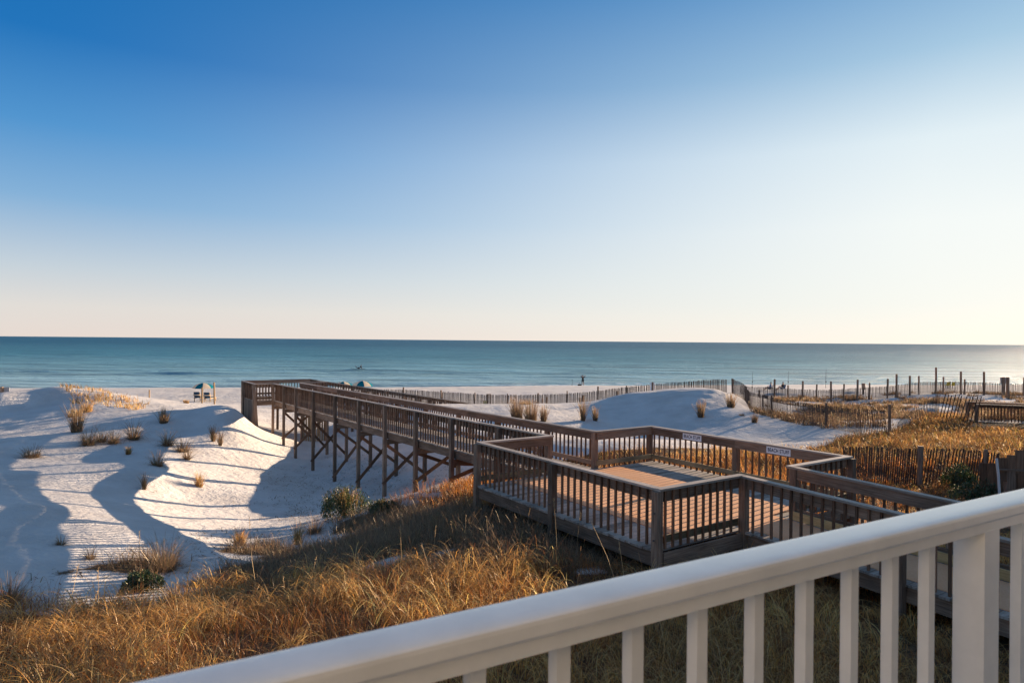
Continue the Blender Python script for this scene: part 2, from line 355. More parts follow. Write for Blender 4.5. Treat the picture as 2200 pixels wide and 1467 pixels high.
for a in [(822,1068,26.2),(767,1051,28.6),(714,1036,31.2),(671,1014,34),(632,985,36.6),(605,959,38.7),(582,931,40.7),(556,928,41),
          (858,1032,29),(802,1012,31.5),
          (497,876,39.5),(430,877,40),(370,880,40),(300,890,40),(200,905,40),(100,915,40),(0,925,40),(-200,930,40),
          (0,960,30),(100,1000,27),(200,980,30),(300,960,32),(400,930,36),(285,905,37),(330,1010,26.5),(460,960,34),(540,960,36),
          (430,1000,30),(400,1060,26),(500,1050,27.5),(600,1050,29),(550,1000,33),(600,1120,22.5),(690,1110,22.5),(450,1130,20.5),
          (350,1140,18.5),(200,1150,16.2),(50,1100,17.2),(190,1040,23.4),(60,1130,16.5),(-200,1130,16),(0,1250,12.3),(150,1240,13),(300,1250,13.5),(500,1200,16),
          (700,1170,18),(850,1100,20),(900,1060,21.5),(600,1300,11.5),(800,1300,10.3),(300,1400,9.3),(0,1400,9.6),(-300,1400,9.5),
          (125,833,52),(0,853,49),(60,847,50.5),(200,838,54),(-150,868,50),(310,872,49),(170,868,48),(60,882,48.3),(0,892,46.8),(100,870,49.8),(-100,895,45.5),(240,850,52),(-60,876,47.8),(-300,880,47),(0,880,48.2),(0,868,55),(60,866,55.5),(-100,868,54.5),(125,860,57.5),(220,860,58.5),(0,860,61),(125,860,62),(-200,862,60),(520,902,39.2),(540,925,38.6),(515,885,39.6),(480,895,37.8),(497,874,40.3),(450,890,38),(400,880,46),(330,860,58),(450,868,60),
          (1600,1010,21.5),(1500,975,25),(1300,960,27),(1150,932,38.5),(1250,942,38.5),(1350,937,39),(1250,903,43.5),(1180,900,43),(1340,906,44),(1450,925,39.5),(1600,940,35),(1750,945,32),(1450,897,43),
          (1250,885,47),(1100,876,47),(950,872,48),(1000,868,50),(1160,868,50),(960,893,44),(880,893,45),(860,880,48),(1290,860,54),(1340,846,53),(1400,839,52),(1480,834,50),
          (1550,840,48.5),(1592,868,48),(1350,880,47),(1480,882,44),(1560,890,42),
          (1620,880,46),(1700,905,39),(1778,922,35),(1850,935,31),(1850,900,42),(1750,880,50),(1830,870,55),(1725,862,62),(1843,858,62),
          (1956,850,63),(2065,845,64),(2160,850,62),(1950,905,36),(2016,900,36),(2097,908,35),(2000,940,30),(1900,960,27),(2050,980,25),
          (1972,1050,21),(2100,1060,20),(1820,1080,18),(2300,900,36),(2400,860,60),(2300,1050,20),(870,866,62),(1280,868,61)]: cp(*a)
for x, y, z in [uv2(10,7.8)+(3.0,),uv2(14,8.4)+(3.05,),uv2(18,8.5)+(3.05,),uv2(22,8.5)+(2.95,),uv2(26,8.6)+(2.75,),uv2(30,9)+(2.35,),uv2(34,10.5)+(1.9,),uv2(6,0)+(3.6,),uv2(0,0)+(3.6,),uv2(0,6)+(3.45,),uv2(6,6)+(3.3,),uv2(-5,2)+(3.6,),uv2(-9,3)+(3.6,),(-4,7.5,3.6),(2,7,3.65),(6,6,3.7),(0,3,3.75),(0,-5,3.8),(12,0,3.8),(-12,0,3.6),(15,10,3.4),
                at_D(950,800,57)[:2]+(1.75,),at_D(1050,800,57)[:2]+(1.75,),at_D(850,800,56)[:2]+(1.6,),at_D(760,800,50)[:2]+(1.6,),at_D(1150,800,58)[:2]+(1.8,),at_D(1480,800,58)[:2]+(3.1,),at_D(1560,800,56)[:2]+(3.5,),
                (-60,30,3),(-60,55,2.8),(60,50,3),(70,20,3.2),(50,0,3.5),(-50,0,3.2),(0,-30,3.8)]: CP.append((x, y, z))
CP = np.array(CP)
def tps_k(r2): return r2 * np.log(r2 + 1e-9) * .5
def tps_fit(P, lam=.12):
    n = len(P); d2 = ((P[:, None, :2] - P[None, :, :2]) ** 2).sum(-1)
    K = tps_k(d2) + lam * np.eye(n); Q = np.c_[np.ones(n), P[:, :2]]
    Am = np.block([[K, Q], [Q.T, np.zeros((3, 3))]]); return np.linalg.solve(Am, np.r_[P[:, 2], 0, 0, 0])
WT = tps_fit(CP)
def shore_t(x, y): return (109.7 + .173 * x - y) * .985 + 1.2 * np.sin(x * .045) + .5 * np.sin(x * .13 + 1)
def sstep(a, b, t): t = np.clip((t - a) / (b - a), 0, 1); return t * t * (3 - 2 * t)
def height(x, y, detail=True):
    x = np.asarray(x, float); y = np.asarray(y, float); sh = x.shape; xf = x.ravel(); yf = y.ravel(); z = np.empty_like(xf)
    for i in range(0, len(xf), 20000):
        a, b = xf[i:i + 20000], yf[i:i + 20000]
        d2 = (a[:, None] - CP[None, :, 0]) ** 2 + (b[:, None] - CP[None, :, 1]) ** 2
        z[i:i + 20000] = tps_k(d2) @ WT[:-3] + WT[-3] + WT[-2] * a + WT[-1] * b
    z = np.clip(z, .9, 5)
    far = sstep(55, 90, np.hypot(xf, yf - 25)); z = z * (1 - far) + 2.6 * far
    t = shore_t(xf, yf)
    beach = np.where(t > 0, 1.45 * (1 - np.exp(-np.clip(t, 0, 200) / 13)), .09 * t)
    beach = np.maximum(beach, -4)
    wgt = sstep(26, 40, t); z = z * wgt + beach * (1 - wgt)
    if detail:
        z = z + .16 * fbm(xf * .35, yf * .35, 3, 3) * wgt + .08 * fbm(xf * 1.3, yf * 1.3, 9, 3)
        tr = np.clip(1 - wgt, 0, 1) * sstep(3, 9, t); z = z + tr * .16 * fbm(xf * .9, yf * .9, 21, 3)
        u, v = to_uv(xf, yf)
        # trodden hummocks between the right hand fences
        hm = sstep(15, 24, xf) * sstep(36, 44, yf) * wgt; z = z + hm * (.7 * fbm(xf * .28, yf * .28, 33, 3) - .12)
    return z.reshape(sh)
def gz(x, y): return float(height(np.array([x]), np.array([y]))[0])

def axis(segs):
    out_ = []
    for a, b, st in segs: out_ += list(np.arange(a, b, st))
    return np.array(out_ + [segs[-1][1]], dtype=float)
xs = axis([(-6000, -600, 900), (-600, -120, 40), (-120, -46, 2.5), (-46, 42, .27), (42, 150, 2.5), (150, 700, 50), (700, 6000, 900)])
ys = axis([(-3000, -300, 500), (-300, -20, 20), (-20, 4, 1.0), (4, 66, .27), (66, 135, .8), (135, 200, 8)])
GX, GY = np.meshgrid(xs, ys); GZ = height(GX, GY)
def grid_mesh(name, X, Y, Z, m, smooth=True):
    ny, nx = X.shape; v = np.c_[X.ravel(), Y.ravel(), Z.ravel()]
    i = np.arange(ny * nx).reshape(ny, nx)
    f = np.stack([i[:-1, :-1], i[:-1, 1:], i[1:, 1:], i[1:, :-1]], -1).reshape(-1, 4)
    me = bpy.data.meshes.new(name); me.vertices.add(len(v)); me.vertices.foreach_set('co', v.ravel())
    me.loops.add(f.size); me.loops.foreach_set('vertex_index', f.ravel().astype(np.int32))
    me.polygons.add(len(f)); me.polygons.foreach_set('loop_start', np.arange(0, f.size, 4, dtype=np.int32)); 
    me.update(calc_edges=True); me.validate()
    me.polygons.foreach_set('use_smooth', [smooth] * len(me.polygons)); me.materials.append(m)
    o = bpy.data.objects.new(name, me); COL.objects.link(o); return o
ground = tag(grid_mesh('sand_ground', GX, GY, GZ, M['sand']), kind='structure')

# sea with low swells rolling in
ca, sa = math.cos(R(9.8)), math.sin(R(9.8))
xw = axis([(-40000, -2000, 4000), (-2000, -300, 100), (-300, 300, 3), (300, 2000, 100), (2000, 40000, 4000)])
yw = axis([(84, 300, .8), (300, 1000, 20), (1000, 5000, 250), (5000, 42000, 3700)])
WX, WY = np.meshgrid(xw, yw)
off = -(WX * .173); tt = (WY + off - 109.7)    # distance offshore
WZ = np.zeros_like(WX)
for (d0, amp, wd, x0, xl) in [(5, .16, 1.2, -30, 60), (5, .12, 1.2, 60, 70), (11, .2, 1.8, 10, 60), (20, .22, 2.2, -40, 50), (53, .42, 1.5, -104, 8), (45, .45, 1.5, -72, 9), (46, .25, 2.2, -22, 34), (30, .22, 2.2, 10, 40),
                              (28, .2, 2.0, 70, 40), (44, .2, 3, 0, 120), (60, .2, 3, -60, 90), (78, .2, 4, 60, 120), (100, .2, 5, -30, 150), (17, .13, 1.6, 90, 50)]:
    dd = tt - d0 - 1.8 * np.sin(WX * .03 + d0) - .8 * np.sin(WX * .09 + 2 * d0)
    pr = np.exp(-(dd / wd) ** 2) - .55 * np.exp(-((dd + 1.7 * wd) / (wd * 1.1)) ** 2)
    WZ += amp * pr * np.exp(-((WX - x0) / xl) ** 2)
WZ *= np.clip((tt + 3) / 5, 0, 1)
WZ += .05 * np.sin(tt * .55 + .6 * np.sin(WX * .05)) * np.clip(tt / 20, 0, 1) * (WY < 300)
sea = tag(grid_mesh('sea', WX, WY, WZ, M['water']), kind='structure')
TS = -shore_t(WX, WY).ravel(); fo = np.exp(-((TS - .6) / 1.1) ** 2) + .75 * np.exp(-((TS - 6.5) / .7) ** 2) * (vnoise(WX.ravel() * .05, WY.ravel() * .01, 5) > .55)
fa = sea.data.attributes.new('foam', 'FLOAT', 'POINT'); fa.data.foreach_set('value', fo.astype(np.float32))

# ------------------------------------------------------------------ boardwalk
DZ = 4.2
def deckz(u):
    if u > 6: return DZ - .3 * min(1, (u - 6) / 28.5)
    if u < 0: return DZ + .03 * u
    return DZ
bw = thing('boardwalk', 'long weathered wooden boardwalk on stilts with a square viewing platform leading to the beach', 'boardwalk', U(0, 0, 3.5))
BAL = []   # balusters collected: (dist, p0, p1)
def post(u, v, ztop, sz=.14, m='wood', zb=None, lean=(0, 0), own=None):
    p = U(u, v, 0); b = gz(p.x, p.y) - .35 if zb is None else zb
    part('post', MB().board((p.x + lean[0], p.y + lean[1], b), (p.x, p.y, ztop), sz, sz, up=(A2.x, A2.y, 0)), M[m], own or bw)
def railing(u0, v0, u1, v1, inn, posts=(), z0=None, z1=None, capm='cap', toe=True, toem='wood', own=None, bal=True, ext=.07, H=1.06, post_top=None):
    """inn: (du,dv) unit vector pointing to the walking side"""
    own = own or bw
    z0 = deckz(u0) if z0 is None else z0; z1 = deckz(u1) if z1 is None else z1
    a = U(u0, v0, z0); b = U(u1, v1, z1); d = (b - a); L = d.length; dn = d / L
    n = (A2 * inn[0] + B2 * inn[1]); n = Vector((n.x, n.y, 0))
    up = Vector((0, 0, 1))
    seg = max(1, round(L / 3.6))
    for k in range(seg):
        q0 = a + d * (k / seg) - (dn * ext if k == 0 else Vector()); q1 = a + d * ((k + 1) / seg) + (dn * ext if k == seg - 1 else Vector())
        q0 = q0 + dn * (.002 if k else 0); lift = up * (.003 if abs(dn.x * B2.x + dn.y * B2.y) > .7 else 0); q0 = q0 + lift; q1 = q1 + lift
        part('cap_rail', MB().board(q0 + up * (H - .02), q1 + up * (H - .02), .15, .04, up), M[capm], own)
        q0 = a + d * (k / seg); q1 = a + d * ((k + 1) / seg) - dn * .003
        part('rail_board', MB().board(q0 + n * .022 + up * (H - .04 - .1035), q1 + n * .022 + up * (H - .04 - .1035), .038, .205, up), M['wood'], own)
        if toe: part('toe_board', MB().board(q0 + n * .022 + up * .16, q1 + n * .022 + up * .16, .038, .125, up), M[toem], own)
    pp = []
    for t in posts:
        q = a + dn * t - n * .02; pp.append(t)
        zt = q.z + H - .042
        g = gz(q.x, q.y) - .35
        part('post', MB().board((q.x - n.x * .06, q.y - n.y * .06, g), (q.x - n.x * .06, q.y - n.y * .06, zt), .14, .14, up=(A2.x, A2.y, 0)), M['wood'], own)
    if bal:
        nb = round(L / .197)
        for k in range(nb):
            t = (k + .5) * L / nb
            if any(abs(t - p) < .12 for p in pp): continue
            q = a + dn * t - n * .017 ; j = random.uniform(-.004, .004)
            p0 = q + up * (.0 if toe else .02); p1 = q + up * (H - .045) + dn * j
            BAL.append((math.hypot(q.x, q.y), p0, p1, own))
# platform
for args in [
    (0, 0, 0, 2.2, (1, 0), (2.2,)), (6, 0, 6, 2.2, (-1, 0), (2.2,)),
    (6, 3.85, 6, 6.05, (-1, 0), (0, 2.2)), (0, 6.05, 6, 6.05, (0, -1), (3.05, )), (0, 3.85, 0, 6.05, (1, 0), (0, 2.2))]:
    railing(*args, toem='toewood_bounce')
railing(0, 0, 6, 0, (0, 1), (0, 2.95, 6), toe=False)
# walkway to the beach
LP = [2.4, 5.3, 8.05, 10.9, 13.8, 16.9, 20.3, 23.5, 26.0, 28.5]
railing(6, 2.2, 34.7, 2.2, (0, 1), LP, toe=False)
railing(6, 3.85, 34.7, 3.85, (0, -1), LP)
# landward ramp
railing(0, 2.2, -9, 2.2, (0, 1), (2.95, 5.9, 8.9), toe=False)
railing(0, 3.85, -9, 3.85, (0, -1), (2.95, 5.9, 8.9))
# lookout at the beach end
LZ = DZ - .3
railing(34.7, 1.1, 38.3, 1.1, (0, 1), (0.05, 2.9), z0=LZ, z1=LZ)
railing(38.3, 1.1, 38.3, 5.6, (-1, 0), (0, 2.3, 4.5), z0=LZ, z1=LZ)
railing(34.7, 1.1, 34.7, 2.2, (1, 0), (), z0=LZ, z1=LZ)
railing(34.7, 3.85, 34.7, 5.6, (1, 0), (1.7,), z0=LZ, z1=LZ)
railing(34.7, 5.6, 36.6, 5.6, (0, -1), (1.9,), z0=LZ, z1=LZ)
# ramp down to the sand
gzr = 1.62
railing(38.3, 5.6, 38.3, 18.2, (-1, 0), (2.5, 5, 7.5, 10, 12.5), z0=LZ, z1=gzr + .05, toe=False)
railing(36.6, 5.6, 36.6, 18.2, (1, 0), (2.5, 5, 7.5, 10, 12.5), z0=LZ, z1=gzr + .05, toe=False)
p = U(34.75, 1.0, 0)
part('post', MB().board((p.x + .25, p.y - .1, gz(p.x, p.y) - .2), (p.x, p.y, LZ + 1.0), .19, .15, up=(A2.x, A2.y, 0)), M['wood'], bw)

# balusters: the hundred nearest as parts of their own, the rest as one
BAL.sort(key=lambda q: q[0])
rest = MB()
for i, (dd, p0, p1, own) in enumerate(BAL):
    th = .036
    if i < 100: part('baluster', MB().board(p0, p1, .044, .036, up=(A2.x, A2.y, 0)), M['bal'], own)
    else: rest.board(p0, p1, .042, .036, up=(A2.x, A2.y, 0))
tag(part('balusters', rest, M['bal'], bw), kind='stuff')

# decks: planks run across the walkway
def planks(u0, u1, v0, v1, zf, name='deck', m='deck', across=True, wd=.14, own=None, over=.0):
    mb = MB(); n = int(round(abs((u1 - u0) if across else (v1 - v0)) / (wd + .006)))
    for k in range(n):
        t0 = (k + .5) / n
        j = random.uniform(-.02, .02)
        if across:
            u = u0 + (u1 - u0) * t0; z = zf(u, (v0 + v1) / 2) - .02 + random.uniform(-.002, .002)
            mb.board(U(u, v0 - over + j, z), U(u, v1 + over + j, z), wd, .038)
        else:
            v = v0 + (v1 - v0) * t0; mb.board(U(u0 - over, v, zf(u0, v) - .02), U(u1 + over, v, zf(u1, v) - .02), wd, .038)
    return part(name, mb, M[m], own or bw)
planks(0, 6, 0, 6.05, lambda u, v: DZ, over=.13)
planks(6.0, 34.7, 2.2, 3.85, lambda u, v: deckz(u), over=.04)
planks(-9, 0, 2.2, 3.85, lambda u, v: deckz(u), over=.04)
planks(34.7, 38.3, 1.1, 5.6, lambda u, v: LZ, over=.05)
planks(36.6, 38.3, 5.6, 18.2, lambda u, v: LZ + (gzr + .05 - LZ) * (v - 5.6) / 12.6, across=False, over=.04)
# rim joists
def rim(u0, v0, u1, v1, h=.26, z0=None, z1=None, m='wood'):
    z0 = deckz(u0) if z0 is None else z0; z1 = deckz(u1) if z1 is None else z1
    a = U(u0, v0, z0 - .042 - h / 2); b = U(u1, v1, z1 - .042 - h / 2); n = max(1, round((b - a).length / 4.2))
    for k in range(n):
        part('rim_joist', MB().board(a + (b - a) * (k / n), a + (b - a) * ((k + 1) / n - .0006), .045, h), M[m], bw)
rim(0.03, -.07, 5.97, -.07); rim(-.07, 0, -.07, 2.15); rim(6.07, 0, 6.07, 2.15); rim(6.07, 3.9, 6.07, 6.05); rim(0.03, 6.12, 5.97, 6.12); rim(-.07, 3.9, -.07, 6.05)
rim(6.12, 2.25, 34.7, 2.25, .28); rim(6.12, 3.8, 34.7, 3.8, .28)
rim(-9, 2.25, -.12, 2.25); rim(-9, 3.8, -.12, 3.8)
rim(34.7, 1.12, 38.3, 1.12, z0=LZ, z1=LZ); rim(34.72, 1.15, 34.72, 5.6, z0=LZ, z1=LZ); rim(38.28, 1.15, 38.28, 5.6, z0=LZ, z1=LZ)
rim(36.62, 5.6, 36.62, 18, z0=LZ, z1=gzr + .1, h=.2); rim(38.28, 5.6, 38.28, 18, z0=LZ, z1=gzr + .1, h=.2)
# cross beams and X braces under the walkway
for i, t in enumerate(LP):
    u = 6 + t; z = deckz(u) - .33
    part('cross_beam', MB().board(U(u, 2.05, z - .12), U(u, 4.0, z - .12), .09, .2), M['wood'], bw)
    if i < 1: continue
    ga = gz(*uv2(u, 2.2)); gb = gz(*uv2(u, 3.85))
    if z - max(ga, gb) < .9: continue
    if i < 9:
        jj = random.uniform(-.15, .2)
        part('cross_brace', MB().board(U(u + .09, 2.1, z - .15), U(u + .09, 4.0, gb + .45 + jj), .04, .13), M['bal'], bw)
        part('cross_brace', MB().board(U(u - .09, 2.0, ga + .4 - jj), U(u - .09, 3.95, z - .15), .04, .13), M['bal'], bw)
# slatted skirt round the lookout
sk = MB()
for k in range(26):
    u = 34.8 + k * .14; p = U(u, 1.03, 0); sk.board((p.x, p.y, gz(p.x, p.y) - .2), (p.x, p.y, LZ - .06), .125, .02, up=(B2.x, B2.y, 0))
part('skirt', sk, M['wood'], bw)
sk = MB()
for k in range(10):
    u = 34.62; v = 4.1 + k * .15; p = U(u, v, 0); sk.board((p.x, p.y, gz(p.x, p.y) - .2), (p.x, p.y, LZ - .06), .11, .02, up=(A2.x, A2.y, 0))
part('skirt', sk, M['lattewood'], bw)
# fresh timber kick board on the ramp
part('kick_board', MB().board(U(-.1, 3.72, DZ + .09), U(-4.6, 3.72, deckz(-4.6) + .09), .038, .17), M['newwood'], bw)
# bolts on the near corner post
for (uu, vv) in [(0, 0), (2.95, 0)]:
    for dz in (-.35, -.82):
        p = U(uu, vv - .155, 5.2 + dz); part('bolt', MB().tube([p, p - Vector((B2.x, B2.y, 0)) * .02], .018, 8), M['wire'], bw)

# carpets lie on the deck
def sheet(name, u0, u1, v0, v1, zf, th, m):
    mb = MB(); n = 12
    mb.board(U(u0, (v0 + v1) / 2, zf(u0)), U(u1, (v0 + v1) / 2, zf(u1)), abs(v1 - v0), th)
    return part(name, mb, m, loc=U(u0, (v0 + v1) / 2, zf(u0)))
tag(sheet('outdoor_carpet', .3, 5.85, .85, 4.6, lambda u: DZ + .009, .012, M['carpet']), 'square salmon outdoor carpet covering the middle of the viewing platform', 'carpet')
tag(sheet('outdoor_carpet', .345, -8.9, 2.4, 3.65, lambda u: deckz(u) + .009, .012, M['carpet']), 'narrow reddish carpet runner along the ramp below the platform', 'carpet')

# signs on the far platform rail
def text_mesh(body, size, origin, xdir, ydir, ndir, m, parent, name='lettering', bold=.006, xs=1, depth=.002):
    cu = bpy.data.curves.new('t', 'FONT'); cu.body = body; cu.size = 1; cu.offset = bold; cu.extrude = 0; cu.align_x = 'CENTER'; cu.align_y = 'CENTER'; cu.space_character = 1.08
    o = bpy.data.objects.new('t', cu); COL.objects.link(o); bpy.context.view_layer.update()
    me = bpy.data.meshes.new_from_object(o.evaluated_get(bpy.context.evaluated_depsgraph_get()))
    bpy.data.objects.remove(o)
    mb = MB(); base = Vector(origin)
    mb.v = [tuple(base + xdir * (v.co.x * size * xs) + ydir * (v.co.y * size) + ndir * depth) for v in me.vertices]
    mb.f = [tuple(p.vertices) for p in me.polygons]; mb.r = [.5] * len(mb.f); mb.uv = []
    return part(name, mb, m, parent)
for t, lb in ((1.58, 'white BEACH STUFF sign on the platform rail nearer the sea, beside the far corner post'), (4.28, 'white BEACH STUFF sign on the platform rail closer to the ramp, past the middle post')):
    c = U(6 - t, 6.05 - .047, DZ + 1.06 - .135); xd = -Vector((A2.x, A2.y, 0)); nd = -Vector((B2.x, B2.y, 0))
    s = thing('sign', lb, 'sign', c, 'BEACH STUFF signs')
    part('sign_board', MB().board(c - xd * .33, c + xd * .33, .006, .165), M['white'], s)
    text_mesh('BEACH STUFF', .125, c, xd, Vector((0, 0, 1)), nd, M['ink'], s, bold=.022, xs=.72, depth=.0055)

# ------------------------------------------------------------------ balcony railing in the foreground
bs = .116; r2 = Vector((.869, .495, 0)).normalized(); nin = Vector((.495, -.869, 0)).normalized()
def rk(k):   # point of the rail axis at baluster k
    Y = bs * .495 * (k + 12.8); px = 3559 - 32680 / (k + 12.8); return Vector(((px - 1100) / F * Y, Y, 0))
HT = ZC - .315
br = thing('balcony_railing', 'cream painted metal balcony railing with rounded handrail in the foreground', 'railing', (rk(6).x, rk(6).y, HT - 1.07))
def handrail():
    mb = MB(); prof = []
    w2, h2 = .033, .046
    for k in range(13):
        a = math.pi * k / 12; prof.append((w2 * math.cos(a) * (1 if abs(math.cos(a)) < .99 else 1), -.009 + .009 * math.sin(a) ** .5))
    prof = [(w2 * (1 if x > 0 else -1) * abs(x / w2) ** .8, z) for x, z in prof]
    prof += [(-w2, -.022), (-w2 + .006, -.028), (-w2 + .006, -h2), (w2 - .006, -h2), (w2 - .006, -.028), (w2, -.022)]
    A_, B_ = rk(-9), rk(34)
    L = (B_ - A_).length; n = len(prof)
    for i in range(n):
        (x0, z0), (x1, z1) = prof[i], prof[(i + 1) % n]
        q = lambda P, x, z: P + nin * x + Vector((0, 0, HT + z))
        mb.quad([q(A_, x0, z0), q(A_, x1, z1), q(B_, x1, z1), q(B_, x0, z0)], [(0, 0)] * 4, .5)
    mb.quad([A_ + nin * x + Vector((0, 0, HT + z)) for x, z in prof][::-1], [(0, 0)] * n, .5)
    mb.quad([B_ + nin * x + Vector((0, 0, HT + z)) for x, z in prof], [(0, 0)] * n, .5)
    o = part('handrail', mb, M['rail'], br)
    o.data.polygons.foreach_set('use_smooth', [i < 12 for i in range(len(o.data.polygons))])
handrail()
zb = HT - 1.0
part('bottom_rail', MB().board(rk(-9) + Vector((0, 0, zb)), rk(34) + Vector((0, 0, zb)), .04, .04), M['rail'], br)
up_r = tuple(r2)
for k in range(-9, 34):
    if k in (9, -7, 25): continue
    c = rk(k + .1); part('baluster', MB().board(c + Vector((0, 0, zb + .02)), c + Vector((0, 0, HT - .044)), .0195, .0195, up=up_r), M['rail'], br)
for k in (9.62, -6.6, 25.7):
    c = rk(k); part('post', MB().board(c + Vector((0, 0, HT - 1.15)), c + Vector((0, 0, HT - .044)), .056, .056, up=up_r), M['rail'], br)
    for sx, sy in ((-1, -1), (1, -1)): pass
# balcony slab and house behind the viewer
hs_ = thing('beach_house', 'cream sided beach house carrying the balcony', 'house', (-1, -1.5, 3.4))
c0, c1 = rk(-9), rk(34)
dirn = (c1 - c0).normalized(); zf = HT - 1.16
a0 = c0 + nin * .75; a1 = c1 + nin * .75
part('balcony_floor', MB().board(a0 + Vector((0, 0, zf)), a1 + Vector((0, 0, zf)), 1.62, .2), M['wall'], hs_)
w0 = c0 + nin * 1.8 - dirn * 1.2; w1 = c1 + nin * 1.8
part('wall', MB().board(w0 + nin * .2 + Vector((0, 0, 7)), w1 + nin * .2 + Vector((0, 0, 7)), .25, 8), M['dimwall'], hs_)
s0 = c0 - dirn * .55 + nin * .3
part('bounce_wall', MB().board(s0 + Vector((0, 0, 7.6)), s0 + nin * 1.7 + Vector((0, 0, 7.6)), .2, 5.5), M['wall'], hs_)  # unseen wall added to bounce warm sunlight onto the balusters

# the neighbouring house on the sun side: it shades the balcony and the grass below it
sd2 = Vector((SUN.x, SUN.y, 0)).normalized(); pd2 = Vector((-sd2.y, sd2.x, 0))
nh = thing('beach_house', 'tall pale neighbouring beach house on the right whose shadow covers the balcony', 'house', pd2 * -2 + sd2 * 37 + Vector((0, 0, 3)))
def hp(pp, ss, z): return pd2 * pp + sd2 * ss + Vector((0, 0, z))
part('wall', MB().board(hp(-.85, 32, 7.4), hp(-.85, 43, 7.4), 14.3, 10.8), M['wall'], nh)
part('roof', MB().board(hp(-.85, 31.7, 12.9), hp(-.85, 43.4, 12.9), 14.8, .2), M['wood'], nh)
for k in range(4):
    for zz_ in (5.5, 9):
        part('window', MB().board(hp(-6 + k * 3.4, 31.98, zz_), hp(-4.6 + k * 3.4, 31.98, zz_), .06, 1.5), M['chairblue'], nh)

# ------------------------------------------------------------------ snow fences
def fence(name, label, pts, hs=1.2, sp=.1, postpos=(), post_h=1.5, group='slatted sand fences on the dunes', lean=0.0, post_sz=.09, pw=.046, z_off=0, seedlean=.016, hfun=None, sag=.08):
    """pts: world XY polyline; follows the sand"""
    P = [Vector((p[0], p[1])) for p in pts]
    seg = [(P[i + 1] - P[i]).length for i in range(len(P) - 1)]; L = sum(seg)
    def along(s_):
        for i, q in enumerate(seg):
            if s_ <= q or i == len(seg) - 1: t = s_ / q; return P[i] + (P[i + 1] - P[i]) * t, (P[i + 1] - P[i]).normalized()
            s_ -= q
    p0, _ = along(0); g0 = gz(p0.x, p0.y)
    root = thing(name, label, 'fence', (p0.x, p0.y, g0), group)
    n = int(L / sp); S = [(k + .5) * L / n for k in range(n)]
    XY = [along(s_) for s_ in S]; Z = height(np.array([a.x for a, _ in XY]), np.array([a.y for a, _ in XY]))
    Z = np.convolve(np.r_[[Z[0]] * 8, Z, [Z[-1]] * 8], np.ones(17) / 17, 'valid')
    mb = MB(); wv = MB(); ph = random.random() * 6; tops = []
    for k, (a, d) in enumerate(XY):
        h = hs * (hfun(S[k] / L) if hfun else 1) * random.uniform(.97, 1.03)
        ln = lean + .03 * math.sin(S[k] * .8 + ph) + random.gauss(0, seedlean)
        nrm = Vector((-d.y, d.x)); ofs = sag * math.sin(S[k] * 1.1 + ph)
        b = Vector((a.x + nrm.x * ofs, a.y + nrm.y * ofs, Z[k] + z_off - .05))
        t = b + Vector((d.x * ln * h, d.y * ln * h, h + .05))
        mb.board(b, t, pw, .012, up=(nrm.x, nrm.y, 0)); tops.append((b, t, nrm))
    for fr in (.2, .5, .82):
        for k in range(0, len(tops) - 2, 2):
            b, t, nn = tops[k]; b2, t2, _ = tops[min(k + 2, len(tops) - 1)]
            wv.board(b + (t - b) * fr, b2 + (t2 - b2) * fr, .008, .008)
    part('picket_panel', mb, M['picket'], root); part('wire', wv, M['wire'], root)
    for q in postpos:
        a, d = along(q[0] * L); hh = q[1] if len(q) > 1 else post_h; sz = q[2] if len(q) > 2 else post_sz
        z = gz(a.x, a.y); j = random.uniform(-.05, .05)
        part('post', MB().tube([(a.x, a.y, z - .3), (a.x + j, a.y, z + hh)], sz / 2 * 1.15, 8), M['wood'], root)
    return root
def pxD(*L): return [at_D(px, 800, D).to_2d() for px, D in L]
f1 = pxD((700, 64), (864, 63), (1150, 62), (1300, 60.5), (1400, 59), (1480, 58), (1563, 56))
def frac(pts, px):   # fraction of the polyline length whose pixel column is px
    P = pts; tot = sum((P[i + 1] - P[i]).length for i in range(len(P) - 1)); acc = 0
    for i in range(len(P) - 1):
        for k in range(200):
            q = P[i] + (P[i + 1] - P[i]) * (k / 200)
            if 1100 + F * q.x / q.y >= px: return (acc + (q - P[i]).length) / tot
        acc += (P[i + 1] - P[i]).length
    return 1.0
fence('sand_fence', 'long straight picket sand fence between the boardwalk and the smooth sand dune', f1, pw=.058,
      postpos=[(frac(f1, px), h, s_) for px, h, s_ in ((866, 1.45, .13), (949, 1.35, .16), (1020, 1.35, .1), (1091, 1.3, .1), (1157, 1.35, .14), (1219, 1.45, .1), (1285, 1.6, .14), (1346, 1.35, .1))])
f2 = pxD((1574, 53.5), (1604, 49), (1640, 44), (1700, 39.5), (1778, 35.3), (1850, 32), (1912, 30.5))
fence('sand_fence', 'leaning picket sand fence curving down from the smooth dune beside brown scrub', f2, lean=-.12, pw=.036,
      postpos=[(frac(f2, px), h, .12) for px, h in ((1569, 1.2), (1660, 1.3), (1776, 1.35), (1915, 1.5))])
f3 = pxD((1590, 60), (1632, 60), (1725, 62), (1843, 62), (1956, 63), (2065, 64), (2160, 63), (2400, 60))
fence('sand_fence', 'farthest picket sand fence with many tall posts along the beach on the right', f3, lean=.03,
      postpos=[(frac(f3, px), h, .16 if h > 1.8 else .13) for px, h in ((1632, .9), (1664, 2.0), (1694, 1.5), (1725, 2.0), (1755, 1.7), (1786, 2.0), (1813, 1.7), (1843, 2.0), (1868, 1.6), (1907, 1.9), (1927, 2.3), (1956, 1.9), (1975, 1.8), (2011, 2.6), (2027, 1.7), (2065, 2.2), (2073, 1.5), (2115, 2.2), (2200, 1.8), (2280, 1.9))])
f4 = pxD((1805, 20.3), (1875, 21.2), (1982, 21.5), (2074, 21), (2145, 20))
